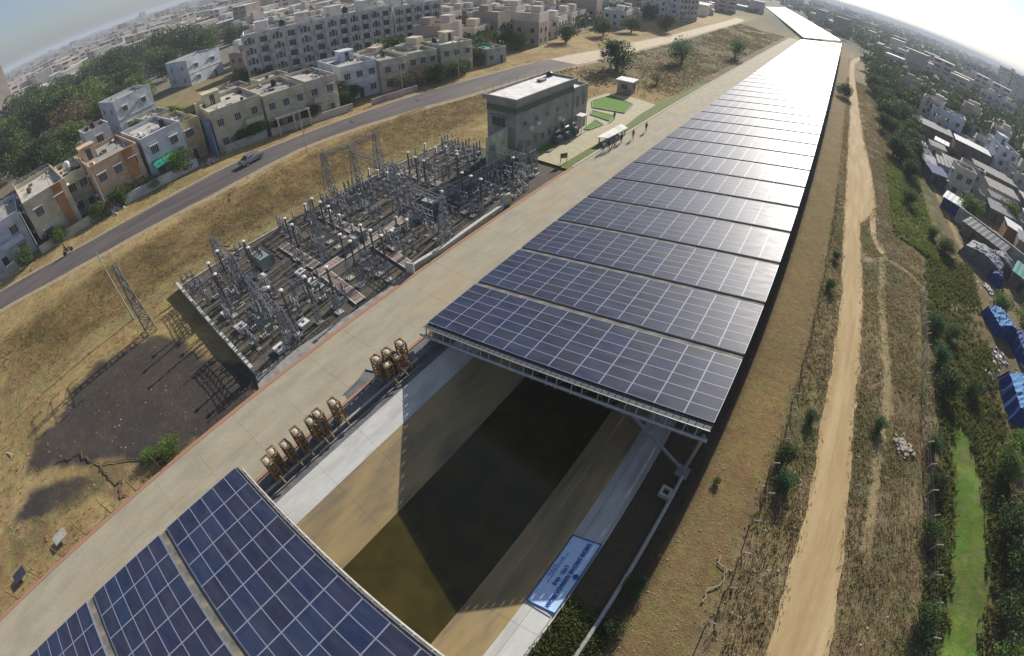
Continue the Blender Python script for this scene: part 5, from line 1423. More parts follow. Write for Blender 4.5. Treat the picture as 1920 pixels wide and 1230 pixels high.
NEAR_T = [(-60.2, 2.2, 2.7, 'b', 'bright green tree in front of the tan house by the lane'), (-59.6, 16.6, 2.4, 'b', 'bushy green tree hiding the arched porch of the long cream house, right of two'),
 (-60.6, 14.0, 2.0, 'd', 'smaller dark tree left of the bushy one by the arched cream house'), (-60.9, -9.2, 2.0, 'b', 'green tree at the right corner of the peach house yard'),
 (-60.8, -13.4, 1.8, 'y', 'small lime-green tree below the peach house'), (-61.2, -7.4, 1.7, 'd', 'dark tree against the peach house wall'), (-61.4, -20.6, 1.7, 'b', 'green bush in front of the cream house near the left edge'),
 (-61.8, -22.6, 1.4, 'd', 'dark low bush beside the cream house window'), (-56.6, 27.4, 2.0, 'd', 'dark tree beside the open carport'), (-60.8, 36.6, 3.0, 'b', 'larger green tree filling the gap before the white-blue house'),
 (-58.0, 35.6, 2.2, 'd', 'dark tree at the roadside gap before the white-blue house'), (-59.8, 39.6, 2.2, 'd', 'dark green tree against the white-blue house'), (-54.8, 53.0, 3.2, 'n', 'brown leafless tree in front of the olive-brown house, larger'),
 (-55.0, 48.6, 2.6, 'n', 'brown leafless tree in front of the grey balconied house'), (-52.4, 56.8, 3.0, 'd', 'dark tree at the roadside in front of the olive-brown house'), (-52.0, 61.5, 2.6, 'd', 'dark tree at the road bend before the white-roofed house'),
 (-56.4, 74.0, 3.3, 'o', 'olive tree left of the green-roofed shed house'), (-52.5, 66.0, 2.0, 'd', 'low dark tree beside the white-roofed house'), (-82, 26.5, 2.2, 'b', 'round bright tree behind the joined cream row'),
 (-107, 38, 3.4, 'b', 'round green tree on the field in front of the apartment complex'), (-98, 40, 3.0, 'd', 'dark tree at the foot of the left apartment wing'), (-92, 33, 2.6, 'd', 'dark tree near the low grey house behind the row'),
 (-88, 16, 2.4, 'd', 'cypress-like dark tree behind the arched cream house'), (-94, 5, 3.6, 'b', 'bright green tree clump on the green plot'), (-98, 14, 3.0, 'b', 'bright tree at the edge of the green plot'),
 (-28.6, 96.0, 5.0, 'c', 'dense dark green tree standing alone beyond the guard hut'), (-20.6, 125.0, 4.8, 'b2', 'loose young green tree, second beyond the guard hut'), (-11.8, 159, 4.2, 'b2', 'loose young green tree furthest along beside the canal path'),
 (-45.6, 181, 5, 'o', 'olive tree beside the dirt road near the tall tower'), (27.4, 150, 3.0, 'd', 'dark round tree beside the dirt track near its bend'),
 (41.4, 141, 4.0, 'd', 'dark tree on the right bank near the narrow end of track'), (45.5, 150, 4.6, 'd', 'big dark tree at the mouth of the village lane'), (46.6, 178, 5.4, 'd', 'large dark tree behind the one at the lane mouth'),
 (42.5, 163, 4.0, 'd', 'dark tree between the track and the village lane'), (38.8, 190, 4.4, 'd', 'dark tree at the right bank beyond the track bend'), (47, 196, 5, 'd', 'dark tree right of the one beyond the track bend'),
 (42.6, 128, 3.0, 'b', 'smaller green tree below the dark trees on the right bank'), (57, 82.5, 3.2, 'b', 'feathery green tree beside the blue tarpaulin and the long grey wall'), (70.5, 97, 3.0, 'b', 'green tree behind the long grey wall, right photo edge'),
 (76, 92, 2.6, 'b', 'green tree at the right edge above the grey wall'), (92, 205, 5, 'd', 'dark tree at the right edge beyond the dark long shed'), (84, 188, 4, 'b', 'green tree right of the white-blue tower house'),
 (100, 215, 5, 'd', 'dark tree at the right edge, furthest of the village trees'), (72, 172, 3.5, 'd', 'dark tree behind the dark long shed'), (60, 175, 3.6, 'd', 'dark tree left of the pale village houses')]
for x, y, r, k, lb in NEAR_T: tree(x, y, r, k, lb)
for x, y, r, k, lb in ((-60.6, -3.6, 1.6, 'b', 'small bright tree inside the white compound wall, left of the awning'), (-60.4, -27.4, 1.9, 'd', 'dark tree in front of the blue-white edge house'), (-59.0, 20.6, 1.8, 'd', 'dark tree at the mossy wall beside the open carport'), (-76.5, 20, 2.6, 'b', 'green tree rising behind the arched cream house roof'),
        (-79, 40, 3.2, 'd', 'dark tree behind the white-blue house'), (-76, 52, 3.4, 'b', 'bright tree behind the grey balconied house'), (-75, 63, 3.6, 'd', 'dark tree behind the olive-brown house'), (-72, 74, 3.6, 'o', 'olive tree behind the white-roofed house'), (-68, 88, 3.6, 'd', 'dark tree beyond the green-roofed shed house'),
        (-60, 97, 3.4, 'b', 'bright tree at the inner edge of the dry strip beyond the shed house'), (-56, 118, 3.6, 'd', 'dark tree along the inner edge of the dry strip'), (-54, 140, 3.8, 'd', 'second dark tree along the inner edge of the dry strip'), (-52, 160, 4.0, 'o', 'olive tree further along the inner edge of the dry strip'),
        (-82, -2, 2.6, 'd', 'dark tree beside the tall tower house'), (-80, -18, 2.8, 'b', 'bright tree behind the second house from the left edge'), (-82, -28, 3.0, 'd', 'dark tree behind the edge house')): tree(x, y, r, k, lb)
BELT = [(-163.8, -24.4, 8, 'd'), (-173.2, -15.5, 9, 'd'), (-171.9, -7.4, 9, 'd'), (-164.7, -.2, 9, 'b'), (-249, -19.4, 10, 'd'), (-279.3, -6, 10, 'd'), (-304.9, 31.3, 9, 'b'), (-297, 43.4, 10, 'd'), (-272.4, 50.7, 10, 'd'),
 (-194.9, 25.7, 8, 'd'), (-243.6, 62.5, 12, 'd'), (-225.8, 65.1, 10, 'd'), (-243.4, 56, 8, 'd'), (-235.8, 79.9, 7, 'b'), (-219.5, 84.9, 6, 'd'), (-160.8, -23.5, 6, 'b'), (-115.6, -16.8, 6, 'd'), (-136.6, -26.1, 7, 'd'),
 (-102.5, -13.5, 5, 'd'), (-114.3, -21.1, 5, 'd'), (-140.4, 3.3, 5, 'b'), (-134.6, 16, 5, 'b'), (-169.3, -16.6, 7, 'd'), (-279, 12.3, 8, 'd'), (-185, 8, 8, 'b'), (-200, -6, 9, 'd'), (-215, 12, 9, 'd'), (-228, -12, 9, 'd'), (-188, -22, 8, 'b'), (-205, 30, 8, 'd'), (-212, 46, 8, 'b'), (-180, 40, 7, 'd'), (-152, -34, 7, 'd'), (-130, -34, 6, 'd'),
 (-235, 30, 10, 'd'), (-255, 5, 9, 'd'), (-150, 12, 6, 'd'), (-198, 62, 8, 'd'), (-158, 20, 6, 'b'), (-125, -8, 5, 'b'), (-92, -14, 4, 'd'), (-88, -22, 4, 'd'), (-175, 22, 7, 'd')]
BD = {'d': 'big dark broadleaf tree merging into the tree belt behind the left houses', 'b': 'brighter green tree at the near edge of the belt behind the left houses'}
for x, y, r, k in BELT: tree(x, y, r, k, BD[k].replace('merging into the tree belt behind the left houses', ('at the near side of the tree belt' if x > -165 else ('in the middle of the tree belt' if x > -225 else 'at the far side of the tree belt')) + (', left half' if y < 5 else (', centre' if y < 40 else ', right end'))), 'trees of the dark belt behind the left houses')
tree(-139, -6, 7.6, 'n', 'large brown leafless tree in front of the dark belt behind the peach house')
tree(-146, 0, 6, 'n', 'second brown leafless tree right of the large one at the dark belt')

# far-off wooded and built-up land: individually built where large enough, one mass beyond
FW = [(.74, .71, .64), (.62, .56, .46), (.68, .58, .45), (.54, .52, .49), (.72, .63, .56), (.46, .37, .30)]
for i, c in enumerate(FW): mat('far_wall_%d' % i, tuple(a * .82 for a in c), .9, tuple(a * .64 for a in c), .3)
def city_house(v):
    rg = random.Random(v); w, d, h = rg.uniform(5.5, 10), rg.uniform(6, 10), rg.choice([3.6, 6.2, 6.2, 6.6, 9.2])
    wm, rm = 'far_wall_%d' % (v % 6), rg.choice(['roof_pale', 'roof_white', 'roof_grey', 'roof_pale'])
    b = MB(); b.box(0, 0, -.5, w, d, h + .5); parapet(b, w, d, h, .7, .25); b.box(0, 0, h, w - .5, d - .5, .05, mi=1)
    b.box(rg.uniform(-w/4, w/4), rg.uniform(-d/4, d/4), h, 3, 3, 2.4); b.box(0, 0, 0, .01, .01, .01)
    fl = int(h / 3.1)
    for f in range(fl):
        for s_, L_, D_ in ((0, w, d), (1, d, w)):
            for sg in (-1, 1):
                n = max(2, int(L_ / 3))
                for k in range(n):
                    u = -L_/2 + L_ * (k + .5) / n; z = f * 3.1 + 1.0
                    if s_ == 0: b.box(u, sg * (d/2 + .0), z, 1.2, .1, 1.3, mi=2)
                    else: b.box(sg * (w/2 + .0), u, z, .1, 1.2, 1.3, mi=2)
    return b.mesh('city_house', [wm, rm, 'win_dark'])
CH = [city_house(v) for v in range(12)]
CHN = ['pale grey', 'buff grey', 'sandy', 'slate grey', 'pinkish white', 'dull brown']
def free(x, y):
    r = math.hypot(x - 20, y)
    if -62 < x < 52 and y < 420: return False
    xc = -.24 * (y - 298) + 10                    # corridor of the second canopy
    if 280 < y < 900 and abs(x - 6 - xc) < 34: return False
    if x < 0 and -165 < x and y < 50: return False
    if inpoly([x], [y], [(-118, 40), (-80, 40), (-82, 108), (-112, 104)])[0]: return False
    if inpoly([x], [y], [(-160, -45), (-330, -60), (-330, 70), (-190, 100), (-150, 60)])[0]: return False
    if x > 45 and x < 100 and y < 168: return False
    if -95 < x < -40 and 215 < y < 285: return False
    if -62 < x < -40 and y < 120: return False
    return True
def inview(x, y):
    a = math.degrees(math.atan2(x - 21.9, y + 18.9))
    return -98 < a < 40
cand = []
rr = random.Random(3)
while len(cand) < 7600:
    r = math.exp(rr.uniform(math.log(85), math.log(3600))); a = R(rr.uniform(-98, 40))
    x = 21.9 + r * math.sin(a); y = -18.9 + r * math.cos(a)
    if not free(x, y): continue
    left = a < R(-6)
    # loose street grid
    th = R(12) if left else R(-15)
    u = x * math.cos(th) + y * math.sin(th); w = -x * math.sin(th) + y * math.cos(th)
    u = round(u / 13) * 13 + rr.uniform(-1, 1); w = round(w / 15) * 15 + rr.uniform(-2, 2)
    x = u * math.cos(th) - w * math.sin(th); y = u * math.sin(th) + w * math.cos(th)
    if not free(x, y): continue
    pk = vnoise(x, y, 60, 77)
    dens = .95 if left else .05 + .30 * (pk > .62)
    if rr.random() > dens: continue
    cand.append((r, x, y, th + rr.choice([0, 90, 180, 270]) * math.pi / 180, rr.randrange(12)))
cand.sort()
seen = set(); houses = []
for c in cand:
    key = (round(c[1] / 8), round(c[2] / 8))
    if key in seen and c[0] < 900: continue
    seen.add(key); houses.append(c)
LAND = [(-103, 50, 'beyond the left apartment wing'), (-97, 92, 'beyond the right apartment wing'), (-60, 80, 'near the green-roofed shed house'), (-118, 8, 'around the gabled house among the trees'), (-90, 130, 'right of the apartment complex, by the dry strip'),
        (-75, 170, 'along the dirt road towards the tall tower'), (-60, 238, 'around the foot of the tall tower block'), (-140, 110, 'well behind the apartment complex'), (-180, 160, 'far behind the apartment complex'), (-130, 200, 'in the hazy middle distance left of the tall tower'),
        (-120, -40, 'at the far left photo edge'), (-200, 110, 'behind the tree belt'), (-110, 25, 'beside the dry field'), (60, 200, 'beyond the village lane mouth'), (90, 250, 'in the haze above the village'), (120, 200, 'at the right photo edge above the village'), (140, 300, 'near the hazy blocks of the right edge'),
        (75, 320, 'right of the far canopy'), (110, 380, 'far right of the far canopy'), (-100, 320, 'beyond the tall tower in the haze'), (-30, 460, 'left of the far canopy')]
def where(x, y): return min(LAND, key=lambda q: math.hypot(x - q[0], y - q[1]))[2]
VH = [max(p.co.z for p in m.vertices) for m in CH]
for r, x, y, rz, v in houses[:295]:
    o = link('city_house', CH[v], None, (x, y, tz(x, y)), rz)
    side = 'left of the canal' if x < -40 else ('right of the canal' if x > 40 else 'ahead of the canal')
    hz_ = VH[v] - 2.4; tag(o, '%s %s town house %s' % (CHN[v % 6], 'single-storey' if hz_ < 5 else ('two-storey' if hz_ < 8 else 'three-storey'), where(x, y)), 'house', 'flat-roofed houses of the hazy town')
def far_boxes():
    V = []; F = []; MI = []
    rg = np.random.default_rng(5)
    for r, x, y, rz, v in houses[295:]:
        if x > 40 and r > 420 and rg.random() < .6: continue
        s = 1 + r / 3500; w, d, h = rg.uniform(8, 14) * s, rg.uniform(8, 13) * s, rg.choice([4, 6.6, 7, 9.5, 13]) * (1 + .2 * s)
        if rg.random() < .015 and x < -80: h *= 2
        c, n = math.cos(rz), math.sin(rz); o = len(V)
        for z in (-1, h):
            for dx, dy in ((-w/2, -d/2), (w/2, -d/2), (w/2, d/2), (-w/2, d/2)): V.append((x + dx*c - dy*n, y + dx*n + dy*c, z))
        F += [(o+4, o+5, o+6, o+7), (o, o+1, o+5, o+4), (o+1, o+2, o+6, o+5), (o+2, o+3, o+7, o+6), (o+3, o, o+4, o+7)]
        MI += [6 + rg.integers(0, 2)] + [v % 6] * 4
        for sg in (-1, 1):   # dark window bands proud of the wall
            for zz in np.arange(1.2, h - 1, 3.2):
                o = len(V); a, e = -w * .4, w * .4; dy = sg * (d/2 + .05)
                for dx, z in ((a, zz), (a + w*.3, zz), (a + w*.3, zz + 1.3), (a, zz + 1.3), (e - w*.3, zz), (e, zz), (e, zz + 1.3), (e - w*.3, zz + 1.3)): V.append((x + dx*c - dy*n, y + dx*n + dy*c, z))
                F += [(o, o+1, o+2, o+3), (o+4, o+5, o+6, o+7)]; MI += [8, 8]
    me = bpy.data.meshes.new('far_town'); me.from_pydata(V, [], F)
    for m in ['far_wall_%d' % i for i in range(6)] + ['roof_pale', 'roof_white', 'win_dark']: me.materials.append(MATS[m])
    me.polygons.foreach_set('material_index', MI); me.update()
    o = link('far_town', me, kind='stuff'); tag(o, 'endless pale flat-roofed town fading into the haze towards the horizon', 'town')
far_boxes()
def far_woods():
    rg = np.random.default_rng(9); P = []; S_ = []; T = []; k = 0; ind = []
    base, tone = crown_points(90, 3, 6, .8, .5)
    while k < 7600:
        r = math.exp(rg.uniform(math.log(85), math.log(3800))); a = R(rg.uniform(-98, 40))
        x = 21.9 + r * math.sin(a); y = -18.9 + r * math.cos(a)
        if not (free(x, y) or (y > 190 and 37 < x < 52)): continue
        left = a < R(-6)
        pk = vnoise(x, y, 45, 33)
        if left and rg.random() > .26 + .5 * (pk > .62): continue
        if not left and rg.random() > .75 + .3 * (pk > .5): continue
        rad = rg.uniform(2.4, 5.2) * (1 + r / 3000); k += 1
        if r < 260 and len(ind) < 150:
            ind.append((x, y, rad)); continue
        n = 90 if r < 500 else 42
        q = base[:n]; ang = rg.uniform(0, 6.28); c, s = math.cos(ang), math.sin(ang)
        pp = np.stack([q[:, 0]*c - q[:, 1]*s, q[:, 0]*s + q[:, 1]*c, q[:, 2]], 1) * rad * 1.15
        P.append(pp + np.array([x, y, rad * .95])); S_.append(np.full(n, rad * (.34 if n == 90 else .5)) * rg.uniform(.7, 1.2, n)); T.append(tone[:n] * .6 + .4 * rg.random())
    me = cards_mesh('far_woods', np.concatenate(P), np.concatenate(S_), 'leaf_dark', seed=4, tone=np.concatenate(T), aspect=.8)
    o = link('far_woods', me, kind='stuff'); tag(o, 'dark tree cover spreading between the far houses towards the horizon', 'woods')
    for x, y, rad in ind:
        side = 'left of the canal' if x < -40 else 'right of the canal'
        tree(x, y, rad, 'd' if rg.random() < .75 else 'o', '%s tree among town houses %s' % ('small dark' if rad < 3.3 else ('medium dark' if rad < 4.4 else 'large dark'), where(x, y)), 'scattered trees among the town houses %s' % side)
far_woods()

# ------------------------------------------------------------------ village on the right bank
mat('stone_brown', (.24, .17, .085), .95, (.30, .22, .12), 5); mat('stone_pale', (.42, .38, .32), .95, (.28, .24, .2), 5)
mat('mud_wall', (.20, .155, .13), .95, (.14, .11, .10), 1.5, .4, stain=(.10, .085, .08), sscale=.5)
mat('tin_dark', (.13, .135, .15), .6, (.09, .095, .11), 2, .2, stain=(.20, .16, .13), sscale=.8)
mat('sheet_white', (.70, .70, .70), .6, (.58, .58, .58), 2)
mat('sheet_teal', (.10, .30, .24), .6, (.07, .22, .18), 2)
def tarp_mat(name, c1, c2):
    mat(name, c1, .72, c2, 1.5, .5, 6, spec=.25)
tarp_mat('tarp_blue', (.02, .055, .24), (.012, .03, .13)); tarp_mat('tarp_sky', (.09, .27, .52), (.05, .17, .38)); tarp_mat('tarp_grey', (.30, .31, .33), (.17, .175, .19))
def shed(label, x, y, rz, w, d, h, wall='mud_wall', roof='roof_grey', cat='shed', slope=.4, corr=True, group=None):
    z = tz(x, y); t = thing('shed', label, cat, (x, y, z), R(rz), group)
    b = MB(); b.box(0, 0, -.5, w, d, h + .5); b.build('wall', wall, t)
    b = MB(); n = max(4, int(w / .5))
    for k in range(n):
        x0, x1 = -w/2 - .3 + (w + .6) * k / n, -w/2 - .3 + (w + .6) * (k + 1) / n; dz = .05 * (k % 2)
        b.add([(x0, -d/2 - .3, h + .05 + dz), (x1, -d/2 - .3, h + .05 + .05 * ((k + 1) % 2)), (x1, d/2 + .3, h + .05 + slope + .05 * ((k + 1) % 2)), (x0, d/2 + .3, h + .05 + slope + dz),
               (x0, -d/2 - .3, h), (x1, -d/2 - .3, h), (x1, d/2 + .3, h + slope), (x0, d/2 + .3, h + slope)], [(0, 1, 2, 3), (7, 6, 5, 4), (0, 4, 5, 1), (2, 6, 7, 3), (1, 5, 6, 2), (3, 7, 4, 0)])
    b.build('roof', roof, t)
    b = MB(); b.box(-w * .2, -d/2 - .02, 0, .9, .06, min(1.9, h - .2)); b.build('door', 'win_dark', t)
    if h > 2.3 and w > 5: window(t, w * .22, -d/2 - .01, .9, 0, 1.0, .8, 1, False, 'mud_wall')
    return t
shed('long dark-walled shed with grey roof, left part of the compound in the village', 56.5, 147.5, -2, 13, 8, 4.2, 'mud_wall', 'roof_grey')
shed('dark-walled shed with white sheet roof joined to the long one', 70.0, 144.5, -2, 12, 6, 4.4, 'mud_wall', 'sheet_white')
house('white-blue tower house with roof room beside the white sheet roof', 79.5, 146, R(8), 6.5, 13, 8.4, 'bluewhite', 'roof_pale', floors=3, cols=2, head=(0, 3, 3, 4, 2.5))
house('grey-blue block behind the compound in the village', 64, 166, R(-8), 12, 9, 8, 'bluewhite', 'roof_grey', cols=3)
house('grey village house with flat roof behind the grey-blue block', 78, 176, R(-8), 12, 9, 6.4, 'greywall', 'roof_grey', cols=3, tank=(2, 2))
house('pale village house left of the lane mouth', 60, 192, R(-12), 10, 9, 6.4, 'beigewall', 'roof_pale', cols=3)
house('brick village house at the lane mouth', 70, 206, R(-12), 10, 9, 6, 'brick', 'roof_pale', cols=2)
house('grey house joined to the foot of the white-blue tower house', 84, 132, R(10), 9, 9, 5.6, 'greywall', 'roof_grey', cols=3)
shed('low grey-roofed shed in front of the white-blue tower house', 74, 126, 2, 14, 6, 3.0, 'mud_wall', 'roof_grey')
shed('rust-brown walled yard shed below the long compound', 61, 116, 4, 10, 6, 2.8, 'mud_wall', 'tin_dark')
shed('grey slab-roofed shed between the lanes', 72, 112, 4, 9, 6, 3.0, 'greywall', 'roof_grey')
shed('grey slab-roofed shed second between the lanes, nearer the edge', 84, 114, 4, 10, 7, 3.4, 'mud_wall', 'roof_pale')
wall_run('boundary_wall', [(56, 104), (66, 98), (82, 90)], 2.4, .25, 'greywall', 'long grey boundary wall with pale coping, far one on the right edge', cop='roof_pale')
wall_run('boundary_wall', [(53.5, 79), (60, 74.5), (69, 69), (80, 62)], 3.0, .25, 'greywall', 'long grey boundary wall with pale coping, near one on the right edge', cop='roof_pale')
shed('low dark shed against the near side of the grey boundary wall', 58.5, 72.5, -32, 9, 4, 2.4, 'mud_wall', 'tin_dark')
wall_run('boundary_wall', [(52, 132), (53, 112)], 1.6, .2, 'brick', 'brick yard wall along the village lane')
for k, (x, y, rz, w, d, h, rf, lb) in enumerate(((48.8, 121, 10, 4.6, 3.6, 2.5, 'sheet_white', 'tin hut with white roof at the head of the blue hut row'), (49.8, 113.5, 12, 4.2, 4.5, 2.4, 'tarp_blue', 'hut under blue sheet, second in the row by the green field'),
        (50.6, 106.5, 14, 4.2, 5.2, 2.4, 'tarp_grey', 'hut under pale blue-grey sheet, third in the row by the green field'), (51.4, 99.0, 14, 4.2, 5.0, 2.6, 'tarp_blue', 'hut with deep blue sheet at the near end of the row'))):
    shed(lb, x, y, rz, w, d, h, 'tin_dark' if k % 2 else 'mud_wall', rf, 'hut')
shed('hut with white tarpaulin and dark side under the feathery tree', 53.5, 83.5, -20, 4.5, 4, 2.3, 'tarp_blue', 'sheet_white', 'hut')
t = shed('small shed with teal sheet roof at the right photo edge', 66.5, 62.5, -25, 8, 5, 2.4, 'mud_wall', 'sheet_teal')
def tarp_tent(label, x, y, rz, w, d, h, m1, m2, patch=False):
    """a frame hut under sagging plastic sheet: roof sheet, hanging sides, stones on top"""
    z = tz(x, y); t = thing('tarpaulin_hut', label, 'tarpaulin hut', (x, y, z - .1), R(rz))
    rg = np.random.default_rng(int(abs(x * 10 + y))); n = 14
    def sheet(name, fn, m):
        V = []; F = []
        for i in range(n + 1):
            for j in range(n + 1): V.append(fn(i / n, j / n))
        for i in range(n):
            for j in range(n): F.append((i*(n+1)+j, (i+1)*(n+1)+j, (i+1)*(n+1)+j+1, i*(n+1)+j+1))
        b = MB(); b.add(V, F); b.build(name, m, t)
    nz = rg.normal(0, .035, (n + 1, n + 1))
    def top(u, v):
        i, j = int(round(u * n)), int(round(v * n))
        return ((u - .5) * w, (v - .5) * d, h * (.80 + .30 * math.sin(math.pi * u)) + nz[i, j] * 1.5)
    sheet('roof_sheet', top, m1)
    def side(k):
        def f(u, v):
            a = {0: ((u - .5) * w, -.5 * d), 1: (.5 * w, (u - .5) * d), 2: ((.5 - u) * w, .5 * d), 3: (-.5 * w, (.5 - u) * d)}[k]
            uu = a[0] / w + .5
            zt = h * (.80 + .30 * math.sin(math.pi * uu)) + .02
            o_ = 1 + (1 - v) * .16 + .04 * math.sin(u * 20)
            return (a[0] * o_, a[1] * o_, zt * v)
        return f
    for k in range(4): sheet('side_sheet', side(k), m2)
    b = MB()
    for k in range(7):
        u, v = rg.random(2); p = top(u * .8 + .1, v * .8 + .1); b.box(p[0], p[1], p[2] - .02, .25, .2, .16, k)
    b.build('weight_stones', 'roof_grey', t)['kind'] = 'stuff'
    return t
tarp_tent('small hut under crumpled light blue tarpaulin beside the footpath end', 56.0, 44.6, 20, 3.6, 4.0, 2.0, 'tarp_sky', 'tarp_blue')
tarp_tent('deep blue tarpaulin hut at the right edge above the biggest one', 60.2, 41.6, 10, 4.0, 4.4, 2.2, 'tarp_blue', 'tarp_blue')
tarp_tent('biggest hut, bright sky-blue sheet over dark blue sides at the right edge', 57.6, 29.4, 8, 6.4, 5.6, 2.6, 'tarp_sky', 'tarp_blue')
tarp_tent('hut covered in crumpled grey plastic, right of the worn footpath', 56.8, 64.0, -28, 7.0, 5.0, 2.3, 'tarp_grey', 'tin_dark')
tarp_tent('second crumpled grey plastic hut joined to the right of the first', 61.0, 66.6, -28, 4.6, 3.6, 2.4, 'tarp_grey', 'mud_wall')
tarp_tent('small dark blue sheet lean-to below the grey plastic huts', 58.6, 59.6, -20, 2.4, 2.6, 1.8, 'tarp_blue', 'tarp_blue')
def junk(x, y, r, n, label, mats=('tarp_grey', 'tarp_blue', 'sheet_white', 'rust_brown')):
    b = MB()
    for k in range(n):
        a = random.uniform(0, 6.3); q = abs(random.gauss(0, r * .5)); s_ = random.uniform(.12, .5)
        px, py = q * math.cos(a), q * math.sin(a)
        b.box(px, py, tz(x + px, y + py) - tz(x, y) - .05, s_, s_ * random.uniform(.4, 1), random.uniform(.06, .35), random.uniform(0, 3), mi=random.randrange(len(mats)))
    o = b.build('scrap_heap', list(mats), None, (x, y, tz(x, y))); o['kind'] = 'stuff'; tag(o, label, 'scrap heap')
junk(54.6, 37.2, 2.4, 90, 'scrap and rags strewn between the blue tarpaulin huts'); junk(59.6, 35.8, 2.0, 80, 'scrap pile beside the biggest blue hut')
junk(56.5, 55.0, 1.6, 50, 'pinkish rags and scrap by the end of the footpath', ('pink', 'sheet_white', 'brick')); junk(55.5, 68.2, 1.6, 50, 'grey scrap by the grey plastic huts')
junk(39.6, 13.4, 1.0, 150, 'patch of pale purplish stones and litter in the scrub beside the track', ('stone_brown', 'far_wall_5', 'stone_pale', 'grey_concrete'))
junk(53.0, 32.2, 1.5, 40, 'ash-grey litter beside the path to the blue huts', ('roof_grey', 'plinth'))

_vr = random.Random(12); _spots = []
LANDR = [(56, 147, 'near the long dark-walled shed'), (80, 146, 'near the white-blue tower house'), (60, 190, 'near the village lane mouth'), (72, 112, 'between the far boundary wall and the lane'),
         (82, 92, 'at the right edge by the far boundary wall'), (57, 84, 'near the feathery tree'), (66, 66, 'at the right edge by the teal-roofed shed'), (60, 100, 'beyond the far boundary wall'), (95, 130, 'at the right edge by the tower house'), (90, 165, 'behind the white-blue tower house')]
for _k in range(1500):
    x, y = _vr.uniform(54, 118), _vr.uniform(66, 176)
    if math.atan2(x - 21.9, y + 18.9) > R(33): continue
    if any(math.hypot(x - a, y - c) < 6.4 for a, c in _spots) or any(math.hypot(x - a, y - c) < 9.5 for a, c in ((52, 147), (58, 147), (63, 147), (68, 145), (74, 144), (79, 146), (79, 140), (64, 166), (78, 176), (84, 132), (74, 126), (70, 126), (61, 116), (72, 112), (84, 114), (57, 82), (57, 147), (54, 84), (60, 74))): continue
    _spots.append((x, y))
    if len(_spots) > 84: break
    near = min(LANDR, key=lambda q: math.hypot(x - q[0], y - q[1]))[2]
    w, d, h = _vr.uniform(3.8, 6.6), _vr.uniform(3.4, 5.4), _vr.uniform(2.5, 3.6); wm = _vr.choice(['mud_wall', 'brick', 'greywall', 'beigewall', 'bluewall', 'mud_wall'])
    rm = _vr.choice(['roof_grey', 'tin_dark', 'roof_pale', 'roof_grey', 'sheet_white', 'tarp_grey'])
    lbl = '%s-walled hut with %s roof %s' % ({'mud_wall': 'mud', 'brick': 'brick', 'greywall': 'grey', 'beigewall': 'beige', 'bluewall': 'blue'}[wm], {'roof_grey': 'grey slab', 'tin_dark': 'dark tin', 'roof_pale': 'pale slab', 'sheet_white': 'white sheet', 'tarp_grey': 'grey plastic'}[rm], near)
    if _vr.random() < .25: house(lbl.replace('hut', 'two-storey house'), x, y, R(_vr.choice([-10, 4, 80])), w, d, 6.2, wm if wm != 'mud_wall' else 'greywall', 'roof_grey' if rm == 'tarp_grey' else rm, cols=2, group='small houses and huts of the right bank village')
    else: shed(lbl, x, y, _vr.choice([-12, 0, 6, 84]), w, d, h, wm, rm, 'hut', _vr.uniform(.1, .6), group='small houses and huts of the right bank village')
    if _vr.random() < .3: tree(x + 5, y + _vr.uniform(-4, 4), _vr.uniform(1.6, 2.8), _vr.choice('dbdo'), 'tree among the huts ' + near, 'trees among the village huts')
for _k in range(26):
    x, y = _vr.uniform(39.5, 52), _vr.uniform(98, 215)
    tree(x, y, _vr.uniform(2.0, 4.2), _vr.choice('dddbo'), 'tree of the thicket right of the track, %s' % ('near end by the green field' if y < 125 else ('middle' if y < 165 else 'far end')) , 'trees of the thicket right of the track')

def apt_far(label, x, y, rz, w, d, h):
    t = apartment(label, x, y, R(rz), w, d, h, int(h / 3), 5); del t['group']; return t
apt_far('pale multi-storey apartment block at the right photo edge in the haze', 196, 498, -25, 44, 22, 26)
apt_far('paler apartment block left of the one at the right edge, in the haze', 150, 470, -25, 30, 18, 17)
apt_far('low pale block in front of the right edge apartment blocks', 132, 400, -25, 26, 14, 11)
apt_far('pale block low at the right edge below the hazy apartment block', 120, 300, -20, 22, 14, 9)

# ------------------------------------------------------------------ fence posts, boards, small things
mat('post_concrete', (.30, .27, .22), .9, (.22, .20, .16), 6)
def post_bent(lean):
    b = MB(); b.beam((0, 0, -.2), (0, 0, 1.25), .10); b.beam((0, 0, 1.23), (lean * .36, 0, 1.58), .09); return b.mesh('fence_post', 'post_concrete')
FPR, FPL = post_bent(1), post_bent(-1)
def xr(y): return float(np.interp(y, [-10, -2.1, 4.4, 8, 12.2, 17.6, 33, 60], [45.0, 44.6, 43.6, 42.7, 42.0, 41.4, 42.0, 42.6]))
k = 0
for y in np.arange(-9.2, 44, 2.35):
    x = xr(y); o = link('fence_post', FPR, None, (x, float(y), tz(x, y))); o.rotation_euler = (random.uniform(-.08, .08), random.uniform(-.06, .06), random.uniform(-.2, .2))
    tag(o, '%s bent-top concrete fence post along the ditch, counted from the photo bottom' % ORD[k].replace('first', 'first'), 'fence post', 'bent concrete fence posts beside the ditch'); k += 1
k = 0
for y in np.arange(-8.5, 62, 2.5):
    x = 28.35 + .15 * math.sin(y); o = link('fence_post', FPR, None, (x, float(y), tz(x, y) - .1)); o.rotation_euler = (random.uniform(-.08, .08), random.uniform(-.06, .06), random.uniform(-.25, .25)); o.scale = (.9, .9, .85)
    tag(o, '%s bent-top fence post left of the dirt track, counted from the photo bottom' % ORD[k], 'fence post', 'bent concrete fence posts left of the track'); k += 1
b = MB()
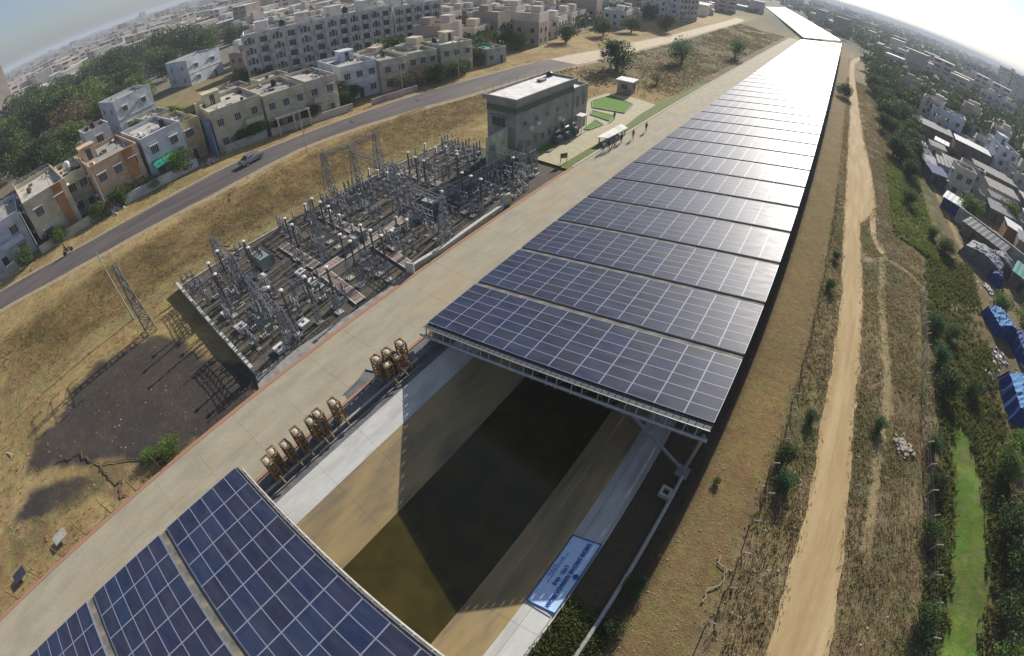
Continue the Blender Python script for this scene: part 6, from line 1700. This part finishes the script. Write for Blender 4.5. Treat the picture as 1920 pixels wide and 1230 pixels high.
for zz in (.5, .95, 1.3):
    ys = np.arange(-9.2, 44, 2.35)
    for a, c in zip(ys[:-1], ys[1:]): b.beam((xr(a), a, tz(xr(a), a) + zz), (xr(c), c, tz(xr(c), c) + zz), .012)
tag(b.build('barbed_wire', 'steel_grey', kind='stuff'), 'rusty wires strung on the fence posts beside the ditch', 'wire')
ip = MB(); ip.beam((0, 0, -.2), (0, 0, 1.5), .07); ip.beam((0, 0, 1.48), (-.35, 0, 1.8), .06); IPM = ip.mesh('iron_post', 'rust_brown')
k = 0
for y in np.arange(-42, -20.5, 2.7):
    o = link('iron_post', IPM, None, (-7.55, float(y), tz(-7.55, y))); tag(o, '%s thin iron post on the outer edge of the path, from the left photo edge' % ORD[k], 'fence post', 'thin iron posts along the outer path edge'); k += 1
b = MB()
for zz in (.6, 1.2): b.beam((-7.55, -42, zz), (-7.55, -20.5, zz), .015)
tag(b.build('fence_wire', 'rust_brown'), 'thin wire along the iron posts of the path edge', 'wire')
def board(x, y, m, lab):
    t = thing('ground_board', lab, 'panel board', (x, y, tz(x, y)), R(8))
    b = MB(); b.box(0, 0, .42, .95, 1.3, .05); b.build('board', m, t)
    for dx, dy in ((-.4, -.5), (.4, -.5), (-.4, .5), (.4, .5)):
        b = MB(); b.box(dx, dy, -.1, .05, .05, .52); b.build('leg', 'steel_grey', t)
    return t
board(-9.1, -38.3, 'solar_glass', 'small dark blue board on legs beside the path near the bottom left corner'); board(-9.2, -33.4, 'steel_pale', 'small pale grey board on legs beside the path, second from the corner')
b = MB(); b.tube((0, 0, .05), (1.1, .7, .2), .05, 6); small('pale_stick', b, 'cap_white', (-23.6, -36.4, tz(-23.6, -36.4)), 0, 'white stick lying in the grass at the left photo edge', 'stick')
# fallen creepers across the burnt patch
def drape(pts, r):
    b = MB(); P = []
    for (a, c), (d, e) in zip(pts[:-1], pts[1:]):
        for k in range(5): P.append((a + (d - a) * k / 5 + random.gauss(0, .10), c + (e - c) * k / 5 + random.gauss(0, .10)))
    for p, q in zip(P[:-1], P[1:]): b.tube((p[0], p[1], tz(*p) + .12), (q[0], q[1], tz(*q) + .12), r, 5)
    return b
small('fallen_branch', drape([(-17, -31.5), (-15.9, -28.9), (-12.9, -27.6), (-11.6, -27.4), (-9.8, -27.0), (-9.5, -26.4), (-8.3, -27.3), (-7.7, -26.4)], .05), 'bark', (0, 0, 0), 0, 'long dark meandering branch lying from the burnt ground to the path edge', 'branch')
small('fallen_branch', drape([(-12.6, -27.3), (-11, -25), (-8.9, -22.8), (-8.2, -23.1), (-7.8, -22.6)], .04), 'bark', (0, 0, 0), 0, 'shorter dark branch forking off across the burnt ground edge', 'branch')
small('fallen_branch', drape([(27.2, -4.2), (27.9, -4.8), (28.0, -5.9), (27.3, -6.6), (27.5, -7.6)], .035), 'stone_pale', (0, 0, 0), 0, 'thin bleached twisted branch at the edge of the orange dirt near the bottom', 'branch')

# ------------------------------------------------------------------ grass, scrub and stones
def scatter(name, n, x0, x1, y0, y1, dens, size, m, label, cat, seed, up=1.0, asp=.35):
    rg = np.random.default_rng(seed)
    x = rg.uniform(x0, x1, n); y = rg.uniform(y0, y1, n)
    keep = rg.random(n) < dens(x, y); x, y = x[keep], y[keep]
    # bunch the blades into tufts
    q = 4; xx = np.repeat(x, q) + rg.normal(0, .09, len(x) * q); yy = np.repeat(y, q) + rg.normal(0, .09, len(x) * q)
    s = rg.uniform(size[0], size[1], len(xx)); z = tzn(xx, yy) - .03
    tone = np.repeat(rg.random(len(x)), q)
    o = link(name, cards_mesh(name, np.stack([xx, yy, z], 1), s, m, up, asp, seed, tone), kind='stuff')
    tag(o, label, cat); return o
def on_left(x, y):
    d = polydist(x, y, [((a[0]+b[0])/2, a[1]) for a, b in zip(road_n, road_f)])
    return (~((x > -29.3) & (x < -7) & (y > -12.6) & (y < 35))) & (x < -7.4) & (d > 4.4) & ~(inpoly(x, y, PATCH) & (vnoise(x, y, .7, 8) < .93)) & ~(inpoly(x, y, PATCH2) & (vnoise(x, y, .7, 8) < .85)) & ~((x > -22) & (y > 30) & (y < 84))
def offt(x, y): return ((x < np.interp(y, [p[1] for p in track_l], [p[0] for p in track_l]) - .2) | (x > np.interp(y, [p[1] for p in track_r], [p[0] for p in track_r]) + .3)) * 1.0
scatter('dry_grass', 30000, -60, -7.4, -44, 90, lambda x, y: on_left(x, y) * np.clip(fnoise(x, y, 5, 91) * 2.6 - .85, .03, .7) * np.where(x < -43.5, .35, 1), (.12, .30), 'dry_blade', 'short dry golden grass between the road and the canal path', 'grass', 61)
scatter('weeds', 12000, -43.5, -31.5, -40, 68, lambda x, y: on_left(x, y) * np.clip(fnoise(x, y, 4, 92) * 3 - 1.1, .02, .95) * sstep(-43.5, -40.5, x), (.10, .26), 'weed_blade', 'brown weeds covering the slope between road and switchyard', 'weeds', 62)
scatter('dry_scrub', 80000, 28.2, 43.5, -18, 200, lambda x, y: ((x < np.interp(y, [p[1] for p in track_l], [p[0] for p in track_l]) - .2) | (x > np.interp(y, [p[1] for p in track_r], [p[0] for p in track_r]) + .3)) * (np.minimum.reduce([polydist(x, y, t_) for t_ in TRAILS]) > .5) * np.clip(fnoise(x, y, 3, 93) * 2.8 - .7, .12, .95), (.09, .26), 'weed_blade', 'brown tangled scrub along both sides of the dirt track', 'scrub', 63)
scatter('straw_tufts', 50000, 27.6, 54, -18, 200, lambda x, y: ((x < np.interp(y, [p[1] for p in track_l], [p[0] for p in track_l]) - .2) | (x > np.interp(y, [p[1] for p in track_r], [p[0] for p in track_r]) + .3)) * (np.minimum.reduce([polydist(x, y, t_) for t_ in TRAILS]) > .4) * ~inpoly(x, y, DITCH) * np.clip(fnoise(x, y, 2.4, 94) * 2.8 - .9, .04, .8), (.09, .24), 'dry_blade', 'straw-coloured tufts scattered in the scrub of the right bank', 'grass', 64)
scatter('green_undergrowth', 26000, 41, 56, -18, 60, lambda x, y: np.where(inpoly(x, y, DITCH), np.where(y < 7.5, .5, .22) * (fnoise(x, y, 2, 44) > 2) + .55 * (polydist(x, y, DITCH, True) < .5), 1.0) * np.clip(sstep(42, 45.5, x) * sstep(56, 51.5, x) * fnoise(x, y, 4, 95) * 2.6 - .5, 0, .95), (.2, .6), 'green_blade', 'green undergrowth crowding both banks of the ditch', 'undergrowth', 65)
scatter('brush', 26000, -42, -9.8, 78, 290, lambda x, y: (polydist(x, y, [((a[0]+b[0])/2, a[1]) for a, b in zip(road_n, road_f)]) > 4.4) * np.clip(fnoise(x, y, 7, 96) * 2.8 - .8, .05, .9), (.2, .55), 'weed_blade', 'dry brush beyond the guard hut', 'brush', 66)
scatter('green_tufts', 22000, 28.2, 43, -18, 110, lambda x, y: offt(x, y) * np.clip(fnoise(x, y, 3.2, 99) * 3.2 - 1.35, 0, .8), (.10, .26), 'green_blade', 'olive and green tufts among the dry scrub of the right bank', 'weeds', 77)
scatter('field_weeds', 9000, 38.5, 47, 55, 96, lambda x, y: np.clip(fnoise(x, y, 4, 97) * 2 - .4, 0, .9), (.25, .6), 'green_blade', 'green growth of the small field beside the village huts', 'weeds', 67)
scatter('bank_grass', 5000, 20.4, 23.6, -22, -10.5, lambda x, y: np.clip((x - 20.3) * 1.2, 0, 1) * (np.abs(x - 22.62) > .15) * np.clip(sstep(-10.5, -13, y), 0, 1), (.15, .42), 'green_blade', 'olive grass at the near end of the right canal edge', 'grass', 68)
def edge_w(x, y):
    a = np.abs(x - np.interp(y, [p[1] for p in track_l], [p[0] for p in track_l])); c = np.abs(x - np.interp(y, [p[1] for p in track_r], [p[0] for p in track_r]))
    return np.clip(1.0 - np.minimum(a, c) * 2.2, 0, 1) * np.clip(fnoise(x, y, 2, 98) * 2.4 - .6, 0, 1)
scatter('edge_tufts', 30000, 28.5, 38, -18, 150, edge_w, (.10, .28), 'dry_blade', 'tufts creeping onto the edges of the dirt track', 'grass', 69)
ST = [MB().add([(rx * a, ry * b_, rz_ * c_) for a, b_, c_ in ((1, 0, 0), (.3, .9, .1), (-.8, .5, 0), (-.7, -.6, .1), (.4, -.9, 0), (0.1, 0, .9), (0, .1, -.5))], [(0, 1, 5), (1, 2, 5), (2, 3, 5), (3, 4, 5), (4, 0, 5), (1, 0, 6), (2, 1, 6), (3, 2, 6), (4, 3, 6), (0, 4, 6)]) for rx, ry, rz_ in ((1, .8, .6), (.8, 1, .5))]
def stones(name, n, x0, x1, y0, y1, s0, s1, m, label, seed, dens=None):
    rg = np.random.default_rng(seed); V = []; F = []
    x = rg.uniform(x0, x1, n); y = rg.uniform(y0, y1, n)
    if dens is not None:
        k = rg.random(n) < dens(x, y); x, y = x[k], y[k]
    z = tzn(x, y); base = np.array(ST[0].v); fb = ST[0].f
    for i in range(len(x)):
        a = rg.uniform(0, 6.28); s = s0 + (s1 - s0) * rg.random() ** 4; c, q = math.cos(a) * s, math.sin(a) * s; o = len(V)
        for p in base: V.append((x[i] + p[0]*c - p[1]*q, y[i] + p[0]*q + p[1]*c, z[i] + p[2] * s))
        F += [tuple(j + o for j in f) for f in fb]
    me = bpy.data.meshes.new(name); me.from_pydata(V, [], F); me.materials.append(MATS[m]); me.update()
    tag(link(name, me, kind='stuff'), label, 'stones')
offtrack = lambda x, y: ((x < np.interp(y, [p[1] for p in track_l], [p[0] for p in track_l])) | (x > np.interp(y, [p[1] for p in track_r], [p[0] for p in track_r]))) * 1.0
stones('clods', 2200, 23.6, 28.3, -18, 60, .02, .11, 'stone_brown', 'brown clods and gravel on the orange dirt shoulder', 71)
stones('loose_stones', 3200, 28, 44, -18, 90, .04, .17, 'stone_pale', 'pale loose stones lying in the scrub of the right bank', 72, offtrack)
stones('patch_stones', 260, -25, -7.5, -34, -13, .03, .12, 'stone_pale', 'small stones scattered over the burnt ground', 75)
stones('track_stones', 700, 30.5, 37, -18, 70, .03, .12, 'stone_pale', 'scattered stones lying on the dirt track', 74)
stones('gravel_heap', 900, 34.6, 38.6, 35, 105, .08, .28, 'stone_pale', 'band of rubble stones right of the track beyond the footpath fork', 73)
for x, y, r, k, lb in ((29.6, 3.4, .9, 'c', 'cool green shrub between the fence posts and the near track'), (29.2, 31.0, .8, 'c', 'pale green shrub left of the track, halfway along'), (29.4, 38.5, .8, 'd', 'dark shrub left of the track beyond the halfway shrub'), (28.9, 5.5, 1.0, 'd', 'dark shrub at the left of the track near the bottom'),
        (36.6, 13.6, .8, 'c', 'grey-green shrub right of the near track'), (30.2, 10.6, .7, 'c', 'small bush beside the near track, left'), (44.2, 29.0, 1.6, 'c', 'dark shrub mass above the ditch'), (44.8, 24.6, 1.9, 'd', 'larger dark shrub at the head of the green ditch'), (43.6, 34.4, 1.5, 'c', 'grey-green shrub beyond the head of the ditch'),
        (48.8, 27.0, 1.4, 'd', 'dark round bush between the ditch head and the huts'), (46.6, 36, 1.3, 'o', 'olive shrub near the end of the footpath'), (43.6, 11.0, 1.3, 'd', 'dark shrub overhanging the left bank of the ditch'), (43.2, 6.6, 1.2, 'd', 'dark shrub on the left bank of the ditch, nearer'), (43.9, -1.0, 1.4, 'd', 'dark shrub left of the ditch near the photo bottom'), (42.9, 15.2, 1.1, 'c', 'grey-green shrub at the ditch head, left bank'),
        (52.4, 17.2, 2.2, 'b', 'bright shrub right of the ditch head'), (53.2, 11.4, 2.4, 'd', 'dark overhanging tree right of the ditch'), (53.2, 6.8, 2.3, 'd', 'dark tree right of the ditch, lower'), (53.0, 2.4, 2.2, 'd', 'dark mass of leaves right of the ditch near the bottom'), (52.8, -1.6, 2.2, 'b', 'green shrub in the bottom right corner'), (56.4, 9.0, 2.6, 'd', 'dark tree at the right edge beside the ditch'), (56.6, 15.0, 2.2, 'o', 'olive tree at the right edge above the ditch trees'), (54.2, 21.6, 1.8, 'b', 'green bush at the right edge below the biggest blue hut'),
        (48.4, 60, 1.8, 'd', 'dark bush by the worn footpath near the grey huts'), (46.5, 64, 1.4, 'b', 'green bush left of the worn footpath'), (42.4, 74, 2.0, 'd', 'dark shrub in the little green field'), (44, 92, 2.6, 'd', 'dark bush at the far end of the green field'), (42, 103, 3.0, 'd', 'dark trees clump above the green field'), (43.5, 114, 3.2, 'd', 'second dark clump above the green field'),
        (56.8, 48.6, 2.2, 'b', 'bright leafy tree behind the small light blue hut'), (61.5, 47.5, 2.6, 'b', 'leafy tree at the right edge above the deep blue hut'),
        (-8.3, -21.6, 1.1, 'b', 'bright green shrub at the path edge beside the burnt patch'), (-9.3, -23.4, .8, 'b', 'lime shrub next to the bright one at the burnt patch'), (23.6, -11.2, .7, 'o', 'broad-leaved weed beside the banner and the straight pipe'), (23.4, -8.6, .8, 'd', 'dark shrub in the shade between pipe and dirt'), (24.9, .8, .35, 'b', 'small bright weed at the shadow edge near the steel leg'),
        (-36, 104, 1.6, 'n', 'brown bare shrub on the far brush land'), (-16.0, 92, 2.0, 'n', 'large brown bare shrub near the canal path beyond the guard hut'), (-20, 84.5, 1.4, 'n', 'brown bare shrub beside the guard hut')):
    tree(x, y, r, k, lb, None, r * .8, None, 'shrub', 'bare_shrub' if k == 'n' else 'shrub')

# ------------------------------------------------------------------ people
SKINC = mat('skin', (.20, .11, .07), .6)
for nme, c in (('cloth_white', (.65, .65, .62)), ('cloth_dark', (.03, .03, .04)), ('cloth_blue', (.06, .10, .25)), ('cloth_red', (.35, .05, .05)), ('cloth_grey', (.2, .2, .2)), ('hair', (.012, .01, .01))): mat(nme, c, .85)
def body(pose):
    J = {'pel': (0, 0, .92), 'sp': (0, -.01, 1.12), 'ch': (0, 0, 1.33), 'nk': (0, 0, 1.47), 'hd': (0, -.02, 1.60), 'ht': (0, 0, 1.68)}
    for s_, q in ((-1, 'l'), (1, 'r')):
        J['sh' + q] = (.17 * s_, 0, 1.38); J['hip' + q] = (.09 * s_, 0, .88)
        if pose == 'stand':
            J['el' + q] = (.23 * s_, .02, 1.12); J['wr' + q] = (.22 * s_, -.08, .88); J['kn' + q] = (.10 * s_, -.02 if s_ < 0 else .0, .50); J['an' + q] = (.11 * s_, .03, .09); J['to' + q] = (.12 * s_, -.13, .04)
        elif pose == 'walk':
            J['el' + q] = (.22 * s_, .10 * s_, 1.12); J['wr' + q] = (.20 * s_, -.12 + .2 * s_, .92); J['kn' + q] = (.10 * s_, -.14 * s_, .50); J['an' + q] = (.10 * s_, .20 * -s_ + .06, .10); J['to' + q] = (.11 * s_, .20 * -s_ - .10, .05)
        else:
            J['el' + q] = (.24 * s_, -.12, 1.14); J['wr' + q] = (.12 * s_, -.34, 1.02); J['kn' + q] = (.13 * s_, -.42, .90); J['an' + q] = (.12 * s_, -.40, .47); J['to' + q] = (.12 * s_, -.55, .42)
    E_ = [('pel', 'sp'), ('sp', 'ch'), ('ch', 'nk'), ('nk', 'hd'), ('hd', 'ht')]
    for q in 'lr': E_ += [('ch', 'sh' + q), ('sh' + q, 'el' + q), ('el' + q, 'wr' + q), ('pel', 'hip' + q), ('hip' + q, 'kn' + q), ('kn' + q, 'an' + q), ('an' + q, 'to' + q)]
    RD = dict(pel=.13, sp=.12, ch=.14, nk=.055, hd=.095, ht=.075, sh=.065, el=.045, wr=.034, hip=.095, kn=.065, an=.045, to=.035)
    ks = list(J); me = bpy.data.meshes.new('body'); me.from_pydata([J[k] for k in ks], [(ks.index(a), ks.index(c)) for a, c in E_], [])
    o = bpy.data.objects.new('tmp', me); COL.objects.link(o); o.modifiers.new('s', 'SKIN')
    for i, k in enumerate(ks):
        r = RD[k] if k in RD else RD[k[:-1]]; me.skin_vertices[0].data[i].radius = (r, r * .85)
    me.skin_vertices[0].data[0].use_root = True
    o.modifiers.new('d', 'SUBSURF').levels = 1
    bpy.context.view_layer.update()
    m2 = bpy.data.meshes.new_from_object(o.evaluated_get(bpy.context.evaluated_depsgraph_get())); bpy.data.objects.remove(o); m2.name = 'body'
    return m2
BOD = {p: body(p) for p in ('stand', 'walk', 'sit')}
def person(x, y, rz, pose, top, bot, label, z=None):
    z = (tz(x, y) + .06) if z is None else z
    t = thing('person', label, 'person', (x, y, z), R(rz), 'people on the canal path and dirt road')
    me = BOD[pose].copy(); me.materials.clear()
    for m in (top, bot, 'skin'): me.materials.append(MATS[m])
    mi = []
    for p in me.polygons:
        c = p.center; zz = c.z
        mi.append(2 if zz > 1.45 or (abs(c.x) > .16 and zz < 1.12 and zz > .8 and pose != 'sit') else (0 if zz > .93 else (1 if zz > .12 else 2)))
    me.polygons.foreach_set('material_index', mi); link('body', me, t)
    b = MB(); b.lathe(0, .015, [(.085, 1.60), (.108, 1.66), (.095, 1.73), (.045, 1.765)], 9); b.build('hair', 'hair', t)
person(-6.5, 44.2, 40, 'stand', 'cloth_white', 'cloth_dark', 'person in white shirt, leftmost of the group by the bank shelter')
person(-6.2, 45.4, 200, 'stand', 'cloth_dark', 'cloth_dark', 'person all in dark clothes in the group by the bank shelter')
person(-6.0, 46.6, 90, 'walk', 'cloth_blue', 'cloth_dark', 'person in blue shirt in the middle of the group by the bank shelter')
person(-6.3, 48.2, -60, 'stand', 'cloth_white', 'cloth_grey', 'person in white shirt and grey trousers, right in the group by the bank shelter')
person(-6.0, 49.6, 150, 'stand', 'cloth_dark', 'cloth_blue', 'person in dark shirt at the right end of the group by the bank shelter')
person(-5.2, 52.4, 20, 'walk', 'cloth_red', 'cloth_dark', 'person in red shirt just right of the bank shelter')
person(-5.0, 57.6, 20, 'walk', 'cloth_dark', 'cloth_dark', 'lone person in dark clothes further along the canal path')
person(-12.0, 59.6, 70, 'stand', 'cloth_dark', 'cloth_grey', 'person standing alone on the paved forecourt')
person(-39.0, 128, 10, 'walk', 'cloth_dark', 'cloth_dark', 'person walking on the pale dirt road far behind')

# ------------------------------------------------------------------ vehicles
mat('car_paint', (.36, .38, .40), .3, metal=.6, spec=.6); mat('car_glass', (.02, .022, .025), .08, spec=.7); mat('tyre', (.02, .02, .02), .85); mat('lamp_red', (.4, .02, .02), .3)
def car(x, y, rz, label):
    t = thing('car', label, 'car', (x, y, tz(x, y) + .06), R(rz))
    pr = [(-2.05, .35), (-2.1, .75), (-1.9, .95), (-1.35, 1.0), (-.75, 1.42), (.75, 1.46), (1.5, 1.02), (2.05, .95), (2.1, .4)]
    b = MB(); n = len(pr); vs = []
    for s_ in (-1, 1):
        for px, pz in pr: vs.append((px, s_ * (.82 if pz < 1.1 else .64), pz))
    b.add(vs, [tuple(range(n - 1, -1, -1)), tuple(range(n, 2 * n))] + [(i, (i + 1) % n, n + (i + 1) % n, n + i) for i in range(n)]); b.build('body', 'car_paint', t)
    for s_ in (-1, 1):
        b = MB(); b.add([(-1.15, s_ * .80, 1.05), (1.3, s_ * .80, 1.05), (.7, s_ * .665, 1.38), (-.7, s_ * .665, 1.36)], [(0, 1, 2, 3)] if s_ < 0 else [(3, 2, 1, 0)]); b.build('side_window', 'car_glass', t)
    b = MB(); b.add([(-1.42, -.66, 1.03), (-1.42, .66, 1.03), (-.83, .58, 1.40), (-.83, -.58, 1.40)], [(3, 2, 1, 0)]); b.build('windscreen', 'car_glass', t)
    b = MB(); b.add([(1.52, -.66, 1.07), (1.52, .66, 1.07), (.82, .58, 1.45), (.82, -.58, 1.45)], [(0, 1, 2, 3)]); b.build('rear_window', 'car_glass', t)
    for wx in (-1.3, 1.3):
        for s_ in (-1, 1):
            b = MB(); b.tube((wx, s_ * .66, .31), (wx, s_ * .86, .31), .31, 14); w = b.build('wheel', 'tyre', t)
            b = MB(); b.tube((wx, s_ * .85, .31), (wx, s_ * .875, .31), .18, 10); b.build('rim', 'steel_galv', w)
    for s_ in (-1, 1):
        b = MB(); b.box(-2.06, s_ * .6, .66, .08, .3, .15); b.build('headlight', 'cap_white', t)
        b = MB(); b.box(2.06, s_ * .62, .7, .08, .25, .16); b.build('tail_light', 'lamp_red', t)
car(-50.0, 10.6, 97, 'silver car parked on the outer edge of the road opposite the lane')
t = thing('motorcycle', 'dark motorcycle with rider on the left edge of the road', 'motorcycle', (-54.6, -20.6, tz(-54.6, -20.6) + .05), R(-70))
for wx in (-.62, .62):
    b = MB(); b.tube((wx, -.05, .3), (wx, .05, .3), .3, 14); b.build('wheel', 'tyre', t)
b = MB(); b.beam((-.62, 0, .3), (-.45, 0, .95), .06); b.beam((-.45, 0, .8), (.3, 0, .6), .12); b.beam((-.1, 0, .35), (.62, 0, .3), .1); b.box(0, 0, .3, .4, .25, .35); b.build('frame', 'steel_dark', t)
b = MB(); b.box(.25, 0, .72, .75, .26, .1); b.build('seat', 'cloth_dark', t)
b = MB(); b.box(-.15, 0, .68, .4, .24, .22); b.build('fuel_tank', 'cloth_red', t)
b = MB(); b.beam((-.45, -.33, .98), (-.45, .33, .98), .04); b.build('handlebar', 'steel_galv', t)
person(-54.58, -20.75, 20, 'sit', 'cloth_dark', 'cloth_dark', 'rider in dark clothes seated on the motorcycle', tz(-54.6, -20.6) + .05 - .14)

# ------------------------------------------------------------------ air
def haze():
    m = bpy.data.materials.new('haze'); m.use_nodes = True; n = m.node_tree
    n.nodes.remove(n.nodes['Principled BSDF'])
    v = n.nodes.new('ShaderNodeVolumePrincipled'); v.inputs['Color'].default_value = (.60, .67, .77, 1); v.inputs['Density'].default_value = .00042; v.inputs['Anisotropy'].default_value = .05
    n.links.new(v.outputs[0], n.nodes['Material Output'].inputs['Volume']); MATS['haze'] = m
    b = MB(); b.box(0, 8000, -6.0, 24000, 24000, 50.0)
    b.build('haze', 'haze', kind='stuff')
haze()
# END
